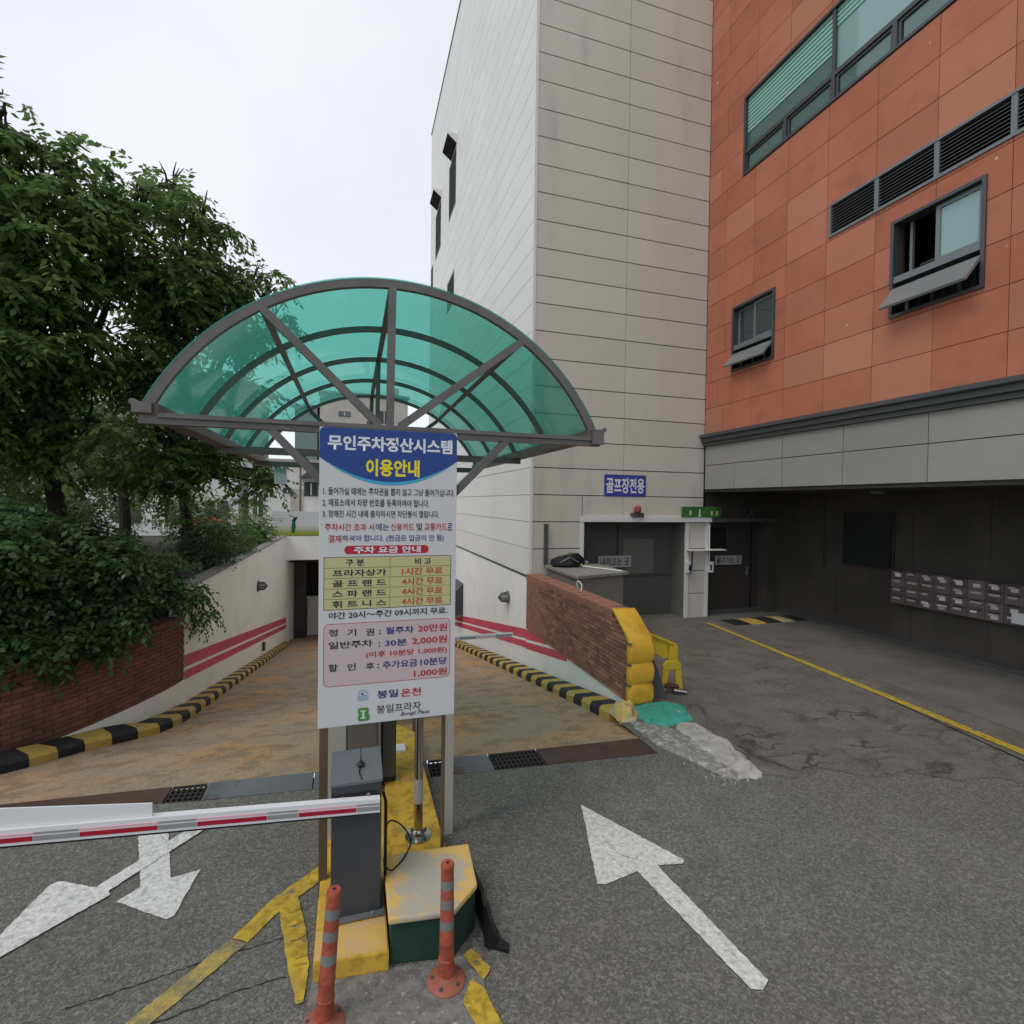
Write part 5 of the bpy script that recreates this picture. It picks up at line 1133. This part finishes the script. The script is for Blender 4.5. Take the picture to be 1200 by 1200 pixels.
MB().prism([(XR - .35, -1.2), (XR - .002, -1.2), (XR - .002, -.1), (XR - .35, -.45)], 1, 17.6, 18.9).build('body', 'cabinet', t); B('base', 'reflect', t, XR - .36, XR - .002, 17.58, 18.92, -1.26, -1.21)

# ------------------------------------------------------------------ trees, hedge, shrubs
def leaves(blobs, nspray, per, ll, lw, droop, outward=.6, shell=.5, flat_=1.):
    bl = np.array(blobs, float); w_ = bl[:, 3] ** 2.4; w_ /= w_.sum(); idx = rng.choice(len(bl), nspray, p=w_)
    c = bl[idx, :3]; r_ = bl[idx, 3]
    u = rng.normal(size=(nspray, 3)); u /= np.linalg.norm(u, axis=1)[:, None]
    rad = (shell + (1 - shell) * rng.random(nspray)) ** .8
    p = c + u * (r_ * rad)[:, None] * np.array([1, 1, flat_])
    d = u * outward + rng.normal(size=(nspray, 3)) * .45; d[:, 2] = d[:, 2] * .4 - droop * rng.random(nspray); d /= np.linalg.norm(d, axis=1)[:, None]
    L_ = ll * 4.2 * (.6 + .6 * rng.random(nspray))
    t_ = (np.arange(per) + .5) / per
    P = p[:, None, :] + d[:, None, :] * (L_[:, None] * t_[None, :])[..., None]
    P[..., 2] -= (t_[None, :] ** 2) * L_[:, None] * droop * .55
    side = np.cross(d, [0, 0, 1.]); side /= np.linalg.norm(side, axis=1)[:, None] + 1e-6
    sg_ = np.where(np.arange(per) % 2 == 0, 1., -1.)[None, :, None]
    ld_ = d[:, None, :] * .65 + side[:, None, :] * sg_ * .8 + rng.normal(size=P.shape) * .22; ld_[..., 2] -= droop * .9
    ld_ /= np.linalg.norm(ld_, axis=2)[..., None]
    wd = np.cross(ld_, rng.normal(size=P.shape) * .5 + np.array([0, 0, 1.])); wd /= np.linalg.norm(wd, axis=2)[..., None] + 1e-6
    sz = (ll * (.7 + .6 * rng.random(P.shape[:2])))[..., None]; ww = lw * (.8 + .5 * rng.random(P.shape[:2]))[..., None]
    a = P; m_ = P + ld_ * sz * .45; e = P + ld_ * sz; e[..., 2] -= sz[..., 0] * .12
    V = np.stack([a, m_ + wd * ww, e, m_ - wd * ww], axis=2).reshape(-1, 3)
    val = np.repeat(np.clip(np.repeat(rng.random(nspray)[:, None], per, 1) * .6 + rng.random(P.shape[:2]) * .4, 0, 1).ravel(), 4)
    return V, val
def leaf_mesh(name, m, parent, V, val, kind=None):
    off = np.array(wloc(parent)); nq = len(V) // 4; me = bpy.data.meshes.new(name)
    me.vertices.add(nq * 4); me.vertices.foreach_set('co', (V - off).ravel()); me.loops.add(nq * 4); me.loops.foreach_set('vertex_index', np.arange(nq * 4, dtype=np.int32))
    me.polygons.add(nq); me.polygons.foreach_set('loop_start', np.arange(0, nq * 4, 4, dtype=np.int32)); me.update(calc_edges=True)
    at_ = me.attributes.new('v', 'FLOAT', 'POINT'); at_.data.foreach_set('value', val.astype(np.float32)); me.materials.append(M[m])
    o = bpy.data.objects.new(name, me); COL.objects.link(o); o.parent = parent
    if kind: o['kind'] = kind
    return o
def split(blobs, k=9, f=.42, fl=.62, spread=.85):
    """break each blob into uneven flattened clumps so that gaps stay between them"""
    out = []
    for x, y, z_, r_ in blobs:
        n_ = max(3, int(k * r_))
        for _ in range(n_):
            u = rng.normal(size=3); u /= np.linalg.norm(u); q = spread * r_ * rng.random() ** .45
            out.append((x + u[0] * q, y + u[1] * q, z_ + u[2] * q, r_ * f * rng.uniform(.55, 1.15)))
    return out
def tree(label, base, fork, blobs, nspray, m='leaf', ll=.14, lw=.033, r0=.16, droop=.42):
    t = thing('leafy_tree', label, 'tree', base, 'dark leafy trees behind the planter')
    b_, f_ = Vector(base), Vector(fork); n = MB(); mid = b_.lerp(f_, .5) + Vector((.06, .05, 0))
    n.tube([b_, mid, f_], [r0 * 1.1, r0 * .9, r0 * .7], 10)
    trunk = n.build('trunk', 'bark', t, True); n = MB()
    for x, y, z_, r_ in blobs:
        c = Vector((x, y, z_)); k = f_.lerp(c, .5) + Vector((rng.uniform(-.25, .25), rng.uniform(-.25, .25), .15)); rr_ = .035 + .03 * r_
        n.tube([f_ - Vector((0, 0, .15)), k, c], [rr_ * 1.6, rr_, rr_ * .4], 6)
        for q in range(7):
            dv = Vector(rng.normal(size=3)).normalized() * r_ * .6; n.tube([c.lerp(k, .3 * rng.random()), c + dv * .5, c + dv], [rr_ * .45, rr_ * .3, .006], 5)
    n.build('branches', 'bark', t, True)
    V, val = leaves(split(blobs, 7, .38), nspray, 13, ll, lw, droop, shell=.3, flat_=.5); leaf_mesh('crown', m, t, V, val)
    return t
TA = [(-4.86, 9.5, 8.15, 0.45), (-4.45, 9.5, 7.5, 0.8), (-4.52, 9.0, 6.84, 1.1), (-4.02, 10.0, 7.54, 0.9), (-4.36, 9.5, 6.12, 1.3), (-3.67, 10.0, 6.71, 1.0), (-4.98, 9.5, 5.03, 1.3), (-4.36, 10.0, 4.97, 1.2), (-5.1, 9.5, 8.6, 0.3), (-3.37, 10.0, 7.9, 0.6), (-5.75, 9.5, 6.8, 1.3), (-5.56, 9.5, 4.97, 1.6), (-5.03, 10.0, 3.84, 1.0), (-4.22, 10.5, 4.1, 0.9), (-5.4, 11.0, 3.3, .9), (-4.7, 10.4, 3.3, .7), (-4.75, 9.4, 7.9, .6), (-3.9, 10.2, 7.6, .5), (-4.95, 9.0, 8.75, .32), (-4.8, 9.1, 8.3, .3)]
TB = [(-3.24, 11.0, 8.55, 0.65), (-3.03, 11.0, 7.57, 0.8), (-2.66, 11.5, 7.91, 0.5), (-3.37, 11.0, 6.27, 1.1), (-2.88, 11.5, 6.68, 0.8), (-2.22, 12.0, 7.17, 0.5), (-3.64, 11.0, 5.15, 1.0), (-3.08, 12.0, 5.28, 0.9), (-2.45, 12.0, 6.04, 0.7), (-3.38, 11.5, 3.98, 0.8), (-2.52, 12.0, 4.08, 0.65), (-1.88, 12.0, 3.4, 0.5), (-4.26, 12.0, 3.83, 0.8), (-1.63, 12.3, 3.08, 0.3), (-2.0, 12.0, 7.45, .5), (-2.3, 12, 6.6, .7), (-1.7, 12, 7.3, .35), (-1.6, 12, 6.7, .45), (-2.75, 11.2, 8.35, .5), (-2.2, 12, 5.2, .7), (-3.9, 12.2, 3.2, .6), (-3.1, 12.2, 3.3, .6), (-2.5, 12.2, 3.1, .5)]
tree('tallest dark leafy tree at the left edge, its crown reaching the top left corner', (-5.4, 12.0, 1.1), (-5.2, 11.2, 3.6), TA, 2400)
tree('dark leafy tree whose crown spreads behind the left end of the green canopy', (-3.8, 14.0, 1.1), (-3.7, 13.3, 3.2), TB, 2100, r0=.13)
TC = [(-6.2, 14, 4.2, 1.2), (-5.0, 14.5, 4.0, 1.0), (-7.3, 13.5, 4.4, 1.3), (-4.6, 14.0, 5.0, 1.0)]
tree('smaller tree with a dark trunk standing between the two larger trees', (-4.75, 13.0, 1.1), (-4.8, 13.2, 3.3), TC, 800, r0=.12)
HD = [(-4.15, 7.9, 2.03, 0.6), (-3.81, 8.3, 1.87, 0.6), (-3.44, 8.8, 1.74, 0.6), (-3.03, 9.5, 1.64, 0.55), (-4.23, 7.6, 1.36, 0.6), (-3.96, 7.7, 1.3, 0.5), (-3.68, 8.0, 1.3, 0.5), (-3.38, 8.4, 1.32, 0.5), (-3.05, 8.9, 1.34, 0.45), (-2.82, 9.4, 1.31, 0.4), (-2.58, 9.85, 1.16, 0.22), (-4.39, 7.6, 2.06, 0.8), (-4.33, 8.8, 2.3, 0.6), (-3.85, 9.3, 2.21, 0.6), (-3.89, 7.55, 0.99, 0.3), (-3.61, 7.85, 1.0, 0.3), (-3.3, 8.2, 1.01, 0.3)]
hd = thing('hedge', 'dense dark green hedge spilling over the curved brick planter', 'hedge', (-3.6, 8.6, .7))
n = MB()
for x, y, z_, r_ in HD: n.tube([(x - .1, y + .25, .6), (x, y + .1, z_)], [.025, .008], 5)
n.build('stems', 'bark', hd)
V, val = leaves(split(HD, 10, .38) + HD[14:], 3600, 9, .095, .030, .4, shell=.3); leaf_mesh('foliage', 'hleaf', hd, V, val)
V, val = leaves([(-2.55, 9.95, 1.0, .2), (-2.52, 10.1, .75, .15), (-2.6, 10.3, 1.2, .15), (-2.5, 10.6, .62, .1)], 90, 9, .07, .016, 1.1); leaf_mesh('trailing_twigs', 'hleaf', hd, V, val)
for i, (q, lb) in enumerate((((-3.16, 13.0, 1.9, .6), 'small green shrub above the cream wall nearest the hedge'), ((-3.3, 16.0, 1.75, .6), 'bright green shrub in the middle of the row above the cream wall'), ((-3.35, 20.0, 1.9, .7), 'bright green shrub beside the golf banner'), ((-4.6, 18.0, 2.2, .9), 'loose green shrub behind the row above the cream wall'))):
    t = thing('green_shrub', lb, 'shrub', (q[0], q[1], 1.18), 'shrubs above the cream ramp wall')
    n = MB()
    for k in range(6): n.tube([(q[0], q[1], 1.15), (q[0] + rng.uniform(-.4, .4), q[1] + rng.uniform(-.4, .4), q[2])], [.02, .006], 5)
    n.build('stems', 'bark', t); V, val = leaves([q, (q[0] + .1, q[1] + .5, q[2] - .25, q[3] * .7)], 420, 8, .09, .022, .2, shell=.2); leaf_mesh('foliage', 'lleaf' if i else 'hleaf', t, V, val)
FW = [(-8.05, 16.0, 3.0, 1.4), (-7.23, 17.0, 2.93, 1.5), (-6.61, 18.0, 3.09, 1.4), (-5.6, 20.0, 2.4, 1.0), (-9.5, 15, 3.2, 1.8), (-9, 18, 5, 2.4), (-12, 17, 5, 3)]
V, val = leaves(FW, 3800, 8, .12, .03, .3, shell=.2); tag(leaf_mesh('far_shrubbery', 'lleaf', None, V, val, 'stuff'), 'pale green shrubbery far behind the tree trunks', 'shrubbery')

# ------------------------------------------------------------------ houses behind
def house(name, label, x0, x1, y0, y1, z1, m, wins, roof=True):
    t = thing(name, label, 'building', ((x0 + x1) / 2, y0, 0)); MB().box(x0, x1, y0, y1, 0, z1).build('wall', m, t)
    if roof: B('roof', 'houseg', t, x0 - .15, x1 + .15, y0 - .15, y1, z1 + .002, z1 + .2)
    for (a, c, z0, zt) in wins:
        f_ = MB().box(a - .06, c + .06, y0 - .06, y0 - .002, z0 - .06, zt + .06).build('window', 'trim', t); B('pane', 'dwindow', f_, a, c, y0 - .075, y0 - .061, z0, zt)
        B('window_bar', 'housew', f_, (a + c) / 2 - .03, (a + c) / 2 + .03, y0 - .09, y0 - .076, z0, zt)
    return t
h1 = house('white_house', 'low white house with a dark barred window left of the sign', -5.6, 3.5, 32, 40, 4.9, 'housew', [(-2.62, -1.98, 3.05, 3.75), (-3.75, -3.4, 3.2, 3.4), (-5.3, -4.9, 1.9, 2.9)])
MB().prism([(-2.9, 4.0), (-1.4, 4.0), (-1.4, 4.6), (-2.2, 4.6)], 1, 31.3, 31.998).build('dark_eave', 'trim', h1); B('wall_band', 'houseb', h1, -3.4, -2.75, 31.93, 31.99, 1.5, 3.4)
ws = [(x, x + 1.2, z, z + 1.) for z in (4.2, 7.2, 10.2) for x in (-9, -6.4, 2.2)] + [(-1.2, -.3, 10.6, 10.95), (1.3, 1.7, 9.9, 10.2)]
ap1 = house('apartment_block', 'beige apartment block seen through the far end of the canopy', -2.9, 5.0, 50, 58, 12.6, 'houseb', [w_ for w_ in ws if -2.9 < w_[0] < 3])
B('roof_tank', 'houseg', ap1, 3.3, 4.2, 50.5, 52, 12.8, 13.6)
ap3 = house('glass_stairwell', 'narrow green glass stair tower beside the beige apartment block', -5.0, -3.1, 50, 56, 11.2, 'glass', [])
ap2 = house('apartment_block', 'long pale apartment block behind the trees at the left', -40, -8, 46, 56, 11.5, 'houseb', [(x, x + 1.6, z, z + 1.2) for z in (1.6, 4.6, 7.6) for x in range(-38, -9, 3)])
house('grey_house', 'grey rendered house glimpsed between the tree trunks', -16, -6.5, 34, 42, 6.5, 'housew', [(x, x + 1.1, z, z + 1.2) for z in (1.4, 4.2) for x in (-15, -12.6, -10.2, -8.2)])
um = thing('parasol', 'red garden parasol between the tree trunk and the white house', 'parasol', (-6.8, 28, 0))
MB().lathe((-6.8, 28, 1.5), [(1.2, 0), (.7, .28), (.02, .5)], 8).build('canvas', 'redcloth', um); MB().tube([(-6.8, 28, 0), (-6.8, 28, 1.95)], .03, 6).build('pole', 'white', um)
up_ = thing('utility_pole', 'thin brown pole in front of the white house', 'pole', (-2.7, 30, 0)); MB().tube([(-2.7, 30, 0), (-2.7, 30, 5.2)], .05, 8).build('shaft', 'brown', up_); MB().bar((-3.0, 30, 4.9), (-2.4, 30, 4.9), .05, .05).build('crossarm', 'brown', up_)
